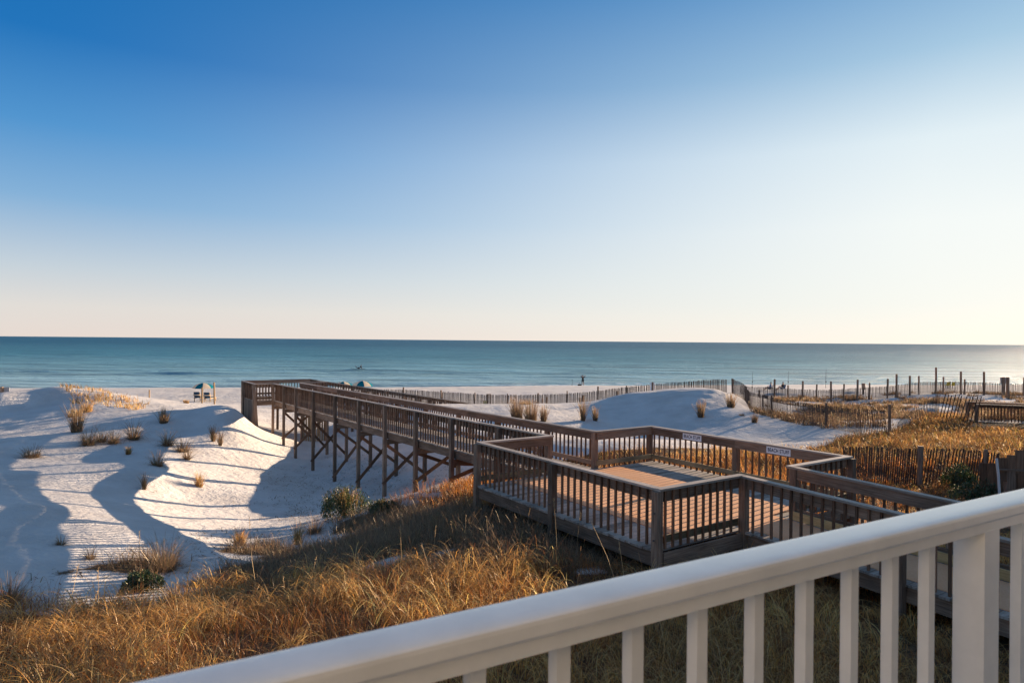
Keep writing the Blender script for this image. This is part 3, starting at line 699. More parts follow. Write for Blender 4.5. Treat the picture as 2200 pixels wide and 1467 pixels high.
fence('sand_fence', 'dark nearest picket sand fence right of the ramp with one stout leaning post', f4, lean=.1, hs=1.2, sp=.085, pw=.036,
      postpos=[(frac(f4, 1978), 1.28, .15), (frac(f4, 2121), 1.25, .1)])
f5 = pxD((1930, 33), (1965, 34.5), (2016, 36), (2060, 35.7), (2097, 35.2))
fence('sand_fence', 'short picket sand fence climbing the grassy hill to the neighbouring boardwalk', f5, lean=.24, hs=1.25, sp=.16,
      hfun=lambda t: .3 + .8 * min(1, t * 1.6), postpos=[])

# neighbouring boardwalk on the right
q0 = at_D(2097, 868, 35.4)
nb_ = thing('boardwalk', 'neighbouring wooden boardwalk with railing at the right edge beyond the grassy hill', 'boardwalk', (q0.x, q0.y, gz(q0.x, q0.y)))
rt = q0.z; e1 = Vector((.93, -.36, 0)).normalized(); n1 = Vector((.36, .93, 0)).normalized()
for side in (0, 1.7):
    s_ = Vector((q0.x, q0.y, 0)) + n1 * side; e_ = s_ + e1 * 9
    part('cap_rail', MB().board(s_ + Vector((0, 0, rt)), e_ + Vector((0, 0, rt)), .15, .04), M['cap'], nb_)
    part('rail_board', MB().board(s_ + n1 * .04 + Vector((0, 0, rt - .1)), e_ + n1 * .04 + Vector((0, 0, rt - .1)), .04, .14), M['wood'], nb_)
    bm_ = MB()
    for k in range(60):
        a = s_ + e1 * (k * .15 + .1); bm_.board(a + Vector((0, 0, rt - .9)), a + Vector((0, 0, rt - .03)), .036, .036)
    part('balusters', bm_, M['bal'], nb_)
    for k in range(4):
        a = s_ + e1 * (k * 3.0) - n1 * .05; part('post', MB().board(a + Vector((0, 0, gz(a.x, a.y) - .2)), a + Vector((0, 0, rt - .03)), .14, .14, up=tuple(e1)), M['wood'], nb_)
dk = MB()
for k in range(60):
    a = Vector((q0.x, q0.y, rt - .95)) + e1 * (k * .15); dk.board(a - n1 * .05, a + n1 * 1.75, .14, .04)
part('deck', dk, M['deck'], nb_)

# dark stepped shed / stair at the right edge
q = at_D(2146, 1000, 17.5); gq = gz(q.x, q.y)
st = thing('staircase', 'dark stepped wooden stair side wall with posts at the right edge', 'staircase', (q.x, q.y, gq))
e1s = Vector((.97, -.22, 0)).normalized(); n1s = Vector((.22, .97, 0)).normalized()
sp_ = MB()
for k in range(9):
    a = Vector((q.x, q.y, 0)) + e1s * (k * .19 + .1); zt = at_D(2150, 983, 17.5).z + k * .085 + (k // 2) * .05
    sp_.board(a + Vector((0, 0, zt - .62)), a + Vector((0, 0, zt)), .186, .05, up=tuple(n1s))
part('stepped_panel', sp_, M['bal'], st)
zt0 = at_D(2150, 1008, 17.5).z
part('rail_board', MB().board(Vector((q.x, q.y, zt0)) - n1s * .05, Vector((q.x, q.y, zt0 + .02)) + e1s * 1.7 - n1s * .05, .04, .05), M['wood'], st)
for dx, ww in ((.28, .2), (.85, .14), (1.4, .14)):
    a = Vector((q.x, q.y, 0)) + e1s * dx + n1s * .04; part('post', MB().board(a + Vector((0, 0, gq - .2)), a + Vector((0, 0, zt0 - .03)), ww, .14, up=tuple(n1s)), M['wood'], st)
bk = MB()
for k in range(9):
    a = Vector((q.x, q.y, 0)) + e1s * (k * .19 + .1) + n1s * 1.1; bk.board(a + Vector((0, 0, gq - .1)), a + Vector((0, 0, zt0 - .02)), .18, .03, up=tuple(n1s))
part('back_panel', bk, M['bal'], st)
a, b = at_D(2141, 985, 16.9), at_D(2148, 1075, 16.9)
mpt = at_D(2145, 1020, 16.9)
tag(part('pipe', MB().tube([(a.x, a.y, a.z), (mpt.x, mpt.y, mpt.z), (b.x, b.y, b.z), (b.x, b.y, gz(b.x, b.y) - .1)], .03, 8), M['pipe'], loc=(b.x, b.y, gz(b.x, b.y))), 'slightly bent pale pipe standing beside the dark stepped stair', 'pipe')

# ------------------------------------------------------------------ grass
def blades_mesh(name, P, H, lean_az, lean, curl, width, C, m, segs=6, hook=0, seedw=0, parent=None, loc=(0, 0, 0)):
    n = len(P)
    if n == 0: return None
    t = np.linspace(0, 1, segs + 1)
    # the blade leaves the ground nearly upright and bends over progressively towards its tip
    tm = (t[1:] + t[:-1]) / 2
    th_ = (lean * .55)[:, None] + (lean * .5)[:, None] * tm + curl[:, None] * 2.4 * np.clip(tm - .35, 0, 1)[None, :] ** 1.25
    if hook: th_ = (lean * .6)[:, None] + curl[:, None] * 1.35 * tm[None, :] ** 1.4
    lx = np.cos(lean_az)[:, None]; ly = np.sin(lean_az)[:, None]; ds = H[:, None] / segs
    hor = np.concatenate([np.zeros((n, 1)), np.cumsum(np.sin(th_) * ds, 1)], 1); zz = np.concatenate([np.zeros((n, 1)), np.cumsum(np.cos(th_) * ds, 1)], 1)
    t = t[None, :]
    cx = P[:, 0:1] + lx * hor; cy = P[:, 1:2] + ly * hor; cz = P[:, 2:3] + zz
    wa = lean_az + np.pi / 2 + rng.normal(0, .6, n); wx = np.cos(wa)[:, None]; wy = np.sin(wa)[:, None]
    wd = width[:, None] * (1 - .6 * t) * .5
    Lf = np.stack([cx - wx * wd, cy - wy * wd, cz], -1); Rr = np.stack([cx + wx * wd, cy + wy * wd, cz], -1)
    V = np.stack([Lf, Rr], 2).reshape(n, -1, 3) - np.array(loc)
    base = (np.arange(n) * (segs + 1) * 2)[:, None, None]; k = np.arange(segs)[None, :, None] * 2
    f = base + k + np.array([0, 1, 3, 2])[None, None, :]
    f = f.reshape(-1, 4)
    me = bpy.data.meshes.new(name); V = V.reshape(-1, 3)
    me.vertices.add(len(V)); me.vertices.foreach_set('co', V.ravel().astype(np.float32))
    me.loops.add(f.size); me.loops.foreach_set('vertex_index', f.ravel().astype(np.int32))
    me.polygons.add(len(f)); me.polygons.foreach_set('loop_start', np.arange(0, f.size, 4, dtype=np.int32))
    me.update(calc_edges=True)
    ca_ = me.color_attributes.new('col', 'FLOAT_COLOR', 'POINT')
    cc = np.repeat(np.c_[C, np.ones(n)][:, None, :], (segs + 1) * 2, 1).reshape(-1, 4)
    ca_.data.foreach_set('color', cc.astype(np.float32).ravel())
    me.materials.append(m)
    o = bpy.data.objects.new(name, me); COL.objects.link(o); o.location = loc
    if parent: o.parent = parent; o.location = (0, 0, 0)
    return o
def in_poly(px, py, poly):
    c = np.zeros(px.shape, bool); j = len(poly) - 1
    for i in range(len(poly)):
        xi, yi = poly[i]; xj, yj = poly[j]
        k = ((yi > py) != (yj > py)) & (px < (xj - xi) * (py - yi) / (yj - yi + 1e-9) + xi); c ^= k; j = i
    return c
PAL = np.array([(.60, .32, .09), (.66, .40, .14), (.42, .20, .06), (.20, .10, .045), (.50, .34, .08), (.22, .19, .05), (.74, .53, .26)])
PALW = np.array([.2, .16, .2, .22, .09, .06, .07])
PALH = np.array([(.95, .62, .24), (.95, .52, .14), (.86, .42, .10), (.46, .25, .08)])
PALD = np.array([.12, .08, .26, .38, .05, .08, .03])
PALB = np.array([(.24, .15, .09), (.32, .2, .11), (.17, .1, .06), (.4, .27, .14), (.15, .14, .06)])
PALBW = np.array([.3, .22, .22, .16, .1])
def palette(n, P_=PAL, W_=PALW): 
    i = rng.choice(len(P_), n, p=W_ / W_.sum()); return np.clip(P_[i] * rng.uniform(.75, 1.2, (n, 1)), 0, 1)
G1 = [(-900, 1480), (-300, 1320), (0, 1262), (60, 1262), (150, 1225), (250, 1205), (350, 1200), (450, 1185), (560, 1168), (640, 1150), (700, 1132), (800, 1095),
      (870, 1058), (930, 1035), (1010, 1012), (1200, 990), (1300, 970), (1400, 962), (1500, 963), (1620, 968), (1740, 966), (1790, 950), (1830, 938), (1880, 932), (1925, 925), (1960, 905), (1990, 893), (2050, 893), (2100, 905), (2400, 900), (4000, 950), (4000, 9000), (-4000, 9000), (-4000, 2500)]
G2 = [(1605, 872), (1650, 862), (1760, 850), (1900, 846), (2080, 843), (2200, 843), (2600, 845), (2600, 905), (2100, 905), (2050, 893), (1990, 893), (1960, 905), (1900, 928), (1800, 926), (1700, 909), (1620, 888)]
G3 = [(128, 828), (200, 834), (320, 868), (300, 884), (250, 876), (200, 868), (150, 868)]
def scatter(n, x0, x1, y0, y1): return rng.uniform(x0, x1, n), rng.uniform(y0, y1, n)
def grass_field(name, label, polys, area, n_cl, per, H0, pal, palw, wmul, keepfn, lean=(.15, .55), curl=(.2, 1.0), spread=.16, hook=0, tonev=1.2):
    x, y = scatter(n_cl, *area); z = height(x, y)
    px, py = project(x, y, z); ok = np.zeros(x.shape, bool)
    for p_ in polys: ok |= in_poly(px, py, p_)
    ok &= keepfn(x, y, px, py) & (px > -260) & (px < 2480)
    x, y, z = x[ok], y[ok], z[ok]; m = len(x)
    ch = rng.uniform(.4, 1.3, m) * (1 + .9 * fbm(x * .6, y * .6, 77, 2))
    ctone = (1 + tonev * fbm(x * .45, y * .45, 55, 3)) * rng.uniform(.65, 1.2, m)
    px0 = np.repeat(px[ok], per)
    x = np.repeat(x, per); y = np.repeat(y, per); ch = np.repeat(ch, per); ctone = np.repeat(ctone, per)
    ang = rng.uniform(0, 2 * np.pi, len(x)); rr = spread * np.sqrt(rng.uniform(0, 1, len(x)))
    az = ang + rng.normal(0, .5, len(x)); x = x + rr * np.cos(ang); y = y + rr * np.sin(ang); z = height(x, y) - .02
    u, v = to_uv(x, y)
    H = H0 * ch * rng.uniform(.45, 1.15, len(x)) * (1 + .15 * sstep(-4, -.5, x) * (y < 15) * (v < 0))
    under = ((u > -.25) & (u < 6.3) & (v > -.3) & (v < 6.4)) | ((u < 0) & (u > -9.4) & (v > 2.0) & (v < 4.1)) | ((u > 6) & (u < 35) & (v > 2) & (v < 4.1))
    roof = np.where((u > 0), DZ, DZ + .03 * u) - .34
    H = np.where((px0 > 1790) & (y < 23), H * .55, H)
    H = np.where(under, np.minimum(H, np.clip(roof - z, .1, .6) * .75), H)
    dist = np.hypot(x, y)
    W = np.clip(dist * .0005, .005, .03) * wmul * rng.uniform(.7, 1.3, len(x))
    if hook: az = np.repeat(rng.uniform(0, 2 * np.pi, m), per) + rng.normal(0, .45, len(x))
    lean_az = np.arctan2(np.sin(az) - .15, np.cos(az) - .25)
    C = palette(len(x), pal, palw) * np.clip(ctone, .6, 1.4)[:, None]
    o = blades_mesh(name, np.c_[x, y, z], H, lean_az, rng.uniform(*lean, len(x)), rng.uniform(*curl, len(x)), W, np.clip(C, 0, 1), M['blade'], hook=hook, segs=9 if hook else 6)
    return tag(o, label, 'grass', kind='stuff')
def keep_front(x, y, px, py):
    d = np.hypot(x, y); u, v = to_uv(x, y)
    edge = np.interp(px, [-300, 0, 350, 700, 1000], [1320, 1262, 1200, 1132, 1012])
    dens = np.clip((py - edge) / 70, 0, 1)
    dens = np.where(px > 1010, 1, dens)
    nz = .5 + 1.3 * fbm(x * .55, y * .55, 42, 3)
    keep = nz < (.25 + .9 * dens)
    sparse = rng.uniform(0, 1, x.shape) < np.clip(12.0 / d, .25, 1) ** 1.0
    inside = (u > .1) & (u < 5.9) & (v > .2) & (v < 5.9)
    return keep & sparse & ~(inside & (rng.uniform(0, 1, x.shape) < .75)) & (y > 3.2)
def goldline(px): return np.interp(px, [-300, 0, 200, 350, 500, 650, 800, 1000, 1200, 1430], [1365, 1300, 1300, 1285, 1268, 1248, 1230, 1218, 1215, 1220])
def front_zone(x, y):
    u, v = to_uv(x, y); return (v < .1) | (u < -.2)
def keep_gold(x, y, px, py): return keep_front(x, y, px, py) & (~front_zone(x, y) | (px > 1430) | (py > goldline(px) + 30 * fbm(x, y, 4, 2)))
def keep_scrub(x, y, px, py):
    nz = .5 + 1.3 * fbm(x * .7, y * .7, 62, 3)
    return front_zone(x, y) & (px < 1430) & (py < goldline(px) + 30) & (nz < .35 + .38 * np.clip((px - 500) / 400, 0, 1)) & (y > 3)
grass_field('dune_grass', 'dense golden dry beach grass covering the dune in the foreground', [G1], (-14, 18, 3.2, 24), 20000, 20, .46, PAL * np.array([1.0, .74, .56]), PALD, .95, keep_gold, lean=(.1, 1.0), curl=(.3, 1.4), spread=.14)
grass_field('hooked_grass', 'curling golden seed plumes arching above the foreground grass', [G1], (-14, 18, 3.2, 17), 15000, 11, .74, PALH, np.array([.3, .3, .22, .18]), 1.6, lambda x, y, px, py: keep_gold(x, y, px, py) & ((.5 + 1.2 * fbm(x * .9, y * .9, 31, 2)) < .62), lean=(0, .3), curl=(1.3, 2.6), spread=.12, hook=1)
grass_field('dune_scrub', 'low dark brown scrub in patches between the white sand and the golden grass', [G1], (-14, 6, 8, 26), 16000, 16, .42, PALB, PALBW, .9, keep_scrub, lean=(.2, 1.3), curl=(0, .9), spread=.16)
def keep_hill(x, y, px, py):
    nz = .5 + 1.2 * fbm(x * .35, y * .35, 12, 3); return (nz < .72) & ~((px > 2080) & (y > 32.5) & (y < 39)) & (rng.uniform(0, 1, x.shape) < np.clip(30 / y, .3, 1))
grass_field('dune_grass', 'golden backlit beach grass over the hill behind the platform and fence', [G1], (2, 45, 20, 44), 30000, 9, .40, PAL, PALD, 1.05, lambda x, y, px, py: keep_hill(x, y, px, py) & (px > 1000), lean=(.3, 1.3), curl=(.2, 1.3), tonev=2.2)
grass_field('dune_scrub', 'patchy brown scrub between the sand fences on the right', [G2], (12, 70, 30, 70), 26000, 9, .42, PALB * .8, PALBW, 1.2,
            lambda x, y, px, py: (.5 + 1.25 * fbm(x * .33, y * .33, 5, 3)) < .5 + .12 * (py > 890), spread=.22)
grass_field('crest_grass', 'thin golden grass along the crest of the far left dune', [G3], (-52, -25, 44, 60), 2600, 6, .42, PAL, PALW, 1.1,
            lambda x, y, px, py: (.5 + 1.3 * fbm(x * .5, y * .5, 8, 2)) < .62)

# single tufts on the sand
def tuft(px, py, wpx, hpx, label, kind=0, n=None, D=None, name='grass_tuft', cat='grass tuft', group='grass tufts on the sand'):
    # walk the view ray until it meets the sand
    d = ray(px, py); t0 = 4.0; p = None
    ts = np.arange(5, 75, .1); X = d.x * ts; Y = d.y * ts; Zr = ZC + d.z * ts; Hh = height(X, Y)
    k = np.argmax(Zr < Hh) if (Zr < Hh).any() else len(ts) - 1
    p = Vector((X[k], Y[k], Hh[k])); D = p.y; wd = wpx / F * D * 1.25; hh = hpx / F * D * 1.2
    n = n or int(130 + wpx * 5)
    rr = wd * .2 * np.sqrt(rng.uniform(0, 1, n)); an = rng.uniform(0, 2 * np.pi, n)
    x = p.x + rr * np.cos(an); y = p.y + rr * np.sin(an); z = height(x, y) - .03
    Hs = hh * rng.uniform(.2, 1.1, n) ** 1.2 * (1 - .3 * rr / (wd * .32))
    if kind == 0: C = palette(n, PALB, PALBW); ln = rng.uniform(.1, 1.9, n); cu = rng.uniform(0, .7, n)
    elif kind == 1: C = palette(n); ln = rng.uniform(.02, .9, n) * rng.uniform(0, 1, n); cu = rng.uniform(0, .6, n)
    else: C = palette(n, PALB, PALBW) * .9; ln = rng.uniform(0, .9, n) * rng.uniform(0, 1, n); cu = rng.uniform(0, .3, n)
    W = np.full(n, max(.006, D * .0005)) * rng.uniform(.7, 1.4, n)
    o = blades_mesh(name, np.c_[x, y, z], Hs, an, ln, cu, W, C, M['blade'], segs=4, loc=tuple(p))
    return tag(o, label, cat, group)
T = [
 (165,928,42,62,'tall golden-stemmed grass tuft left of the dark tufts on the left dune',2),
 (190,957,40,46,'dark grass clump just below the tall golden tuft on the left dune',0),
 (218,950,26,32,'left half of the low dark grass pair in the middle of the left dune',0),
 (243,953,30,34,'right half of the low dark grass pair in the middle of the left dune',0),
 (287,945,34,48,'dark grass tuft with thin upright stems below the rippled slope',0),
 (360,958,32,38,'brown grass tuft beside the dark shadow band below the stemmy dune top',0),
 (393,970,38,34,'loose low grass clump at the shadow edge near the bright hollow',0),
 (402,988,18,28,'small dark tuft at the left tip of the bright sunlit hollow',0),
 (338,1000,36,34,'dark bristly tuft left of the bright hollow, lowest on the dune slope',0),
 (68,983,52,28,'flat dark grass clump alone at the far left of the shaded dune',0),
 (276,976,18,18,'tiny golden tuft on a sunlit patch of the left dune',1),
 (352,908,34,30,'sparse stems on the sunlit ledge near the top of the left dune',2),
 (458,948,14,34,'thin upright stems left of the pair above the bright hollow',2),
 (473,957,14,30,'thin reddish stems at the top edge of the bright hollow',2),
 (310,1052,12,34,'single dark spindly stem tuft in the shaded sand left of the hollow',2),
 (428,1045,26,30,'faint golden sprigs on the floor of the bright hollow',1),
 (195,1203,26,30,'small dark grass tuft on the shaded sand above the foreground grass at left',0),
 (130,1170,22,22,'small curled twiggy tuft on the rippled sand at lower left',0),
 (350,1226,84,84,'broad reddish brown bushy grass clump where the sand meets the foreground grass',0),
 (515,1172,44,38,'golden brown tuft on the sand edge below the shadowed hollow',1),
 (675,1145,38,44,'olive brown tuft on the sand just below the green bush',0),
 (640,1170,30,50,'upright golden tuft left of the olive one at the grass edge',1),
 (20,1290,80,56,'dark rusty grass clump at the left edge below the rippled sand',0),
 (1110,900,48,44,'dense reddish grass stand behind the walkway rail, left one of three',2),
 (1140,903,50,42,'dense reddish grass stand behind the walkway rail, middle one of three',2),
 (1168,905,24,32,'thin right end of the reddish grass stands behind the walkway rail',2),
 (1130,868,50,10,'low brown grass strip just behind the reddish stands',0),
 (1252,904,18,44,'tall slim grass tuft on the sand right of the reddish stands',2),
 (1279,904,18,30,'slim grass tuft to the right of the tall slim one',2),
 (1506,896,26,34,'dark grass tuft at the foot of the smooth shaded dune',2),
 (1621,908,20,18,'small dark tuft on sunlit sand below the curving fence',2),
 (1594,893,18,6,'flat dark twigs on sunlit sand left of the curving fence',0),
 (1570,875,30,28,'faint dark weeds on the right shoulder of the smooth dune',2),
 (400,866,20,8,'short golden sprigs on the beach edge left of the umbrella',1),
 (160,895,50,16,'sparse grass on the lower slope of the far left dune, left of two',1),
 (185,885,44,20,'sparse grass on the lower slope of the far left dune, right of two',1),
]
for a in T: tuft(*a)
# leafy bushes
def bush(px, py, wpx, hpx, label, n=2600, flowers=True):
    d = ray(px, py); ts = np.arange(5, 75, .1); X = d.x * ts; Y = d.y * ts; Zr = ZC + d.z * ts; Hh = height(X, Y)
    k = int(np.argmax(Zr < Hh)); p = Vector((X[k], Y[k], Hh[k])); D = p.y; a = wpx / F * D / 2; h = hpx / F * D
    root = thing('bush', label, 'bush', p, 'green bushes on the dune')
    br_ = MB()
    for i in range(34):
        az = random.uniform(0, 6.28); r_ = random.uniform(.2, .95); e = Vector((math.cos(az) * a * r_, math.sin(az) * a * r_, h * random.uniform(.45, 1.15) * (1 - .4 * r_)))
        br_.tube([p - Vector((0, 0, .05)), p + e * .5 + Vector((0, 0, h * .12)), p + e], [.014, .009, .003], 5)
    part('stem', br_, M['lattewood'], root)
    az = rng.uniform(0, 2 * np.pi, n); r_ = rng.uniform(0, 1, n) ** .5; ph = rng.uniform(0, 1, n) ** .6
    lump = 1 + .28 * np.sin(az * 3 + 1) + .18 * np.sin(az * 7 + 2)
    x = p.x + a * r_ * lump * np.cos(az); y = p.y + a * r_ * lump * np.sin(az); z = p.z + h * ph * np.sqrt(np.clip(1 - (r_ * .95) ** 2, .05, 1)) * (1 + .2 * np.sin(az * 5))
    C = np.array([(.035, .07, .022), (.065, .11, .035), (.025, .045, .018), (.14, .11, .05)])[rng.choice(4, n, p=[.4, .25, .25, .1])] * rng.uniform(.7, 1.3, (n, 1))
    o = blades_mesh('foliage', np.c_[x, y, z] , rng.uniform(.04, .09, n), rng.uniform(0, 6.28, n), rng.uniform(.4, 1.4, n), rng.uniform(0, .3, n), rng.uniform(.015, .035, n), C, M['leaf'], segs=2, loc=tuple(p), parent=root)
    if flowers:
        n2 = 260; az = rng.uniform(0, 2 * np.pi, n2); r_ = rng.uniform(.0, .85, n2)
        x = p.x + a * r_ * np.cos(az); y = p.y + a * r_ * np.sin(az); z = p.z + h * (.55 * np.sqrt(np.clip(1 - (r_ * .8) ** 2, .05, 1)))
        blades_mesh('dry_stems', np.c_[x, y, z], h * rng.uniform(.2, .6, n2), az, rng.uniform(0, .4, n2), rng.uniform(0, .3, n2), np.full(n2, .008), palette(n2), M['blade'], segs=3, loc=tuple(p), parent=root)
bush(738, 1108, 100, 56, 'rounded dark green bush beside the walkway posts at the edge of the bright hollow', 5200)
bush(822, 1102, 62, 26, 'low spreading green bush just right of the rounded green bush', 1800)
bush(303, 1268, 76, 34, 'low dark green bush in the golden grass at lower left', 2200, False)
bush(2062, 1050, 56, 50, 'green shrub in front of the nearest picket fence on the right', 2400, False)
bush(2105, 1085, 90, 50, 'dark green shrub beside the pale pipe and stepped stair', 3000, False)

# tall sea oat stalks standing above the foreground grass
def stalk(px_top, py_top, px_b, py_b, D, head=True, label=''):
    a = at_D(px_b, py_b, D); b = at_D(px_top, py_top, D - .2); g = gz(a.x, a.y); a = Vector((a.x, a.y, g - .03))
    mid = (a + b) / 2 + Vector((random.uniform(-.04, .04), 0, 0))
    root = thing('grass_stalk', label, 'grass stalk', a, 'tall stalks in the foreground grass')
    part('stem', MB().tube([a, mid, b], [.006, .004, .0025], 5), M['straw'], root)
    if head:
        d = (b - a).normalized(); hd = MB()
        for k in range(10):
            c = b - d * (k * .018); s2 = Vector((random.uniform(-1, 1), random.uniform(-1, 1), .5)).normalized() * .03
            hd.board(c, c + s2, .008, .003)
        part('seed_head', hd, M['straw'], root)
M['straw'] = wood('straw', (.4, .26, .12), (.55, .38, .2), (.66, .5, .3))
STK = sorted([(168,1215,130,1430,10),(211,1220,205,1440,9.5),(210,1270,160,1440,9.2),(535,1110,555,1290,12),(330,1235,390,1350,10.5),(400,1235,440,1340,11),(440,1215,470,1380,10),
          (608,1235,612,1330,11.5),(680,1195,665,1330,11.5),(770,1190,775,1370,10.3),(936,1130,934,1260,12.6),(1001,1105,1000,1230,13.2),(1045,1110,1046,1230,13),(970,1120,968,1200,13.5),
          (1190,1070,1197,1240,11.8),(1270,1120,1330,1250,10.8),(1330,1165,1345,1240,10.6),(1247,1100,1243,1180,12.3),(500,1310,600,1370,9.5),(905,1165,925,1300,11),(300,1140,305,1260,13.0),(860,1130,858,1300,11.4)], key=lambda q: q[2])
ORD = 'leftmost,second,third,fourth,fifth,sixth,seventh,eighth,ninth,tenth,eleventh,twelfth,thirteenth,fourteenth,fifteenth,sixteenth,seventeenth,eighteenth,nineteenth,twentieth,twenty-first,rightmost'.split(',')
for i, a in enumerate(STK):
    o = ORD[i]; stalk(*a, label='tall thin dry stalk above the foreground grass, ' + (o + ' of all' if 'most' in o else o + ' from the left'))

# small litter on the sand
PX, PY = project(GX.ravel(), GY.ravel(), GZ.ravel()); gx_, gy_ = GX.ravel(), GY.ravel()
veg = np.zeros(gx_.shape)
i1 = in_poly(PX, PY, G1) & (gy_ > .5); veg[i1] = np.clip(.35 + 1.6 * np.where(PX > 1010, 1, np.clip((PY - np.interp(PX, [-300, 0, 350, 700, 1000], [1320, 1262, 1200, 1132, 1012])) / 90, 0, 1))[i1] - (.5 + 1.3 * fbm(gx_[i1] * .55, gy_[i1] * .55, 42, 3)), 0, 1)
i3 = i1 & front_zone(gx_, gy_) & (PX < 1430) & (PY < goldline(PX) + 20); veg[i3] = np.clip((.45 + .42 * np.clip((PX[i3] - 500) / 400, 0, 1) - (.5 + 1.3 * fbm(gx_[i3] * .7, gy_[i3] * .7, 62, 3))) * 5, 0, .85)
i2 = in_poly(PX, PY, G2); veg[i2] = np.clip((.55 - (.5 + 1.25 * fbm(gx_[i2] * .33, gy_[i2] * .33, 5, 3))) * 5, 0, .8)
veg[(gy_ < 3) & (np.abs(gx_) < 40)] = .9
va = ground.data.attributes.new('veg', 'FLOAT', 'POINT'); va.data.foreach_set('value', veg.astype(np.float32))
n = 20000; x = rng.uniform(-20, 4, n); y = rng.uniform(12, 40, n); z = height(x, y); px, py = project(x, y, z)
ok = in_poly(px, py, [(180, 1060), (330, 1050), (420, 1085), (560, 1000), (640, 960), (900, 980), (1000, 1010), (880, 1060), (700, 1140), (560, 1190), (300, 1260), (0, 1300), (0, 1240), (250, 1180), (500, 1130), (400, 1110)])
ok &= (fbm(x * .5, y * .5, 91, 3) > -.05); x, y, z = x[ok], y[ok], z[ok]; n = len(x)
tag(blades_mesh('plant_litter', np.c_[x, y, z + .01], rng.uniform(.05, .3, n), rng.uniform(0, 6.28, n), rng.uniform(1.4, 2.8, n), rng.uniform(0, .25, n), rng.uniform(.012, .03, n), palette(n, PALB, PALBW) * .7, M['blade'], segs=2), 'dark twigs and dry plant litter scattered over the shaded sand hollow', 'litter', kind='stuff')

# ------------------------------------------------------------------ posts and small things on the beach
def stake(px, pyb, D, h, label, sz=.12, m='lattewood', name='wooden_post', lean=0, group='lone posts on the sand', cat='post'):
    p = at_D(px, pyb, D); g = gz(p.x, p.y)
    tag(part(name, MB().tube([(p.x, p.y, g - .3), (p.x + lean, p.y, g + h)], sz / 2, 10), M[m], loc=(p.x, p.y, g)), label, cat, group)
stake(72, 851, 62, 1.0, 'short dark post half hidden behind the far left dune', m='wood')
stake(321, 855, 64, 1.25, 'slim post standing alone on the beach between the far left dune and the umbrella')
stake(434, 867, 60, 1.5, 'shorter tan post directly in front of the beach umbrella', .15)
stake(461, 870, 58, 1.95, 'taller tan post right of the beach umbrella', .15, lean=-.06)
for i, (px, py, h, lb) in enumerate([(1165, 876, .6, 'square topped stub at the right end of the reddish grass'), (1174, 868, .7, 'slim stake just behind the stub beside the reddish grass'),
        (1246, 869, .5, 'short stub behind the tall slim grass tuft'), (1253, 865, .65, 'taller stake beside the short stub behind the slim tuft'), (1326, 864, .42, 'small stub on the left shoulder of the smooth dune')]):
    stake(px, py, 54, h, lb, .16, 'wood', 'fence_stub', group='stubs of a buried fence', cat='stake')
# stub fence tips between the stakes
tp = MB()
pa, pb = at_D(1232, 872, 54), at_D(1326, 866, 54)
for k in range(34):
    q = pa.lerp(pb, k / 33); g = gz(q.x, q.y); tp.board((q.x, q.y, g - .2), (q.x + .03, q.y, g + random.uniform(.03, .14)), .035, .015)
tag(part('buried_fence', tp, M['picket'], loc=(pa.x, pa.y, gz(pa.x, pa.y))), 'tips of a buried picket fence poking out of the sand left of the smooth dune', 'fence')
# post pair with timber box in the straight fence
q = at_D(1048, 866, 61); g = gz(q.x, q.y); th = thing('bollard', 'pair of thick dark posts with a tan timber block at the long straight fence', 'posts', (q.x, q.y, g))
for dx, h in ((-.05, 1.3), (.22, 1.3)): part('post', MB().board((q.x + dx, q.y, g - .2), (q.x + dx, q.y, g + h), .16, .16, up=(1, 0, 0)), M['wood'], th)
part('crosspiece', MB().board((q.x - .14, q.y, g + 1.32), (q.x + .31, q.y, g + 1.32), .2, .05), M['wood'], th)
part('timber_block', MB().board((q.x - .24, q.y - .25, g - .1), (q.x - .24, q.y - .25, g + .75), .34, .3, up=(1, 0, 0)), M['newwood'], th)

def panel_sign(px, pyt, pyb, D, wpx, hpx, label, two=False, mface='signback', dx=0, posts_w=.12):
    b = at_D(px, pyb, D); t = at_D(px, pyt, D); g = min(gz(b.x, b.y), b.z)
    s = thing('sign', label, 'sign', (b.x, b.y, g)); wd = wpx / F * D; hh = hpx / F * D
    for o_ in ((-.25 * wd, .25 * wd) if two else (0,)):
        part('post', MB().board((b.x + o_, b.y, g - .3), (b.x + o_, b.y, t.z + .04), posts_w, posts_w, up=(1, 0, 0)), M['wood'], s)
    cx = b.x + dx * wd
    part('sign_panel', MB().board((cx - wd / 2, b.y + .1, t.z - hh / 2), (cx + wd / 2, b.y + .1, t.z - hh / 2), .03, hh), M[mface], s)
panel_sign(4, 832, 862, 62, 26, 20, 'back of a grey sign on a dark post at the left edge', dx=.05, posts_w=.2)
panel_sign(1402, 822, 842, 54, 9, 17, 'small white sign on a dark post behind the smooth dune', mface='white')
panel_sign(2160, 811, 852, 62, 20, 13, 'grey sign panel on two posts among the far right fence', two=True, posts_w=.18)

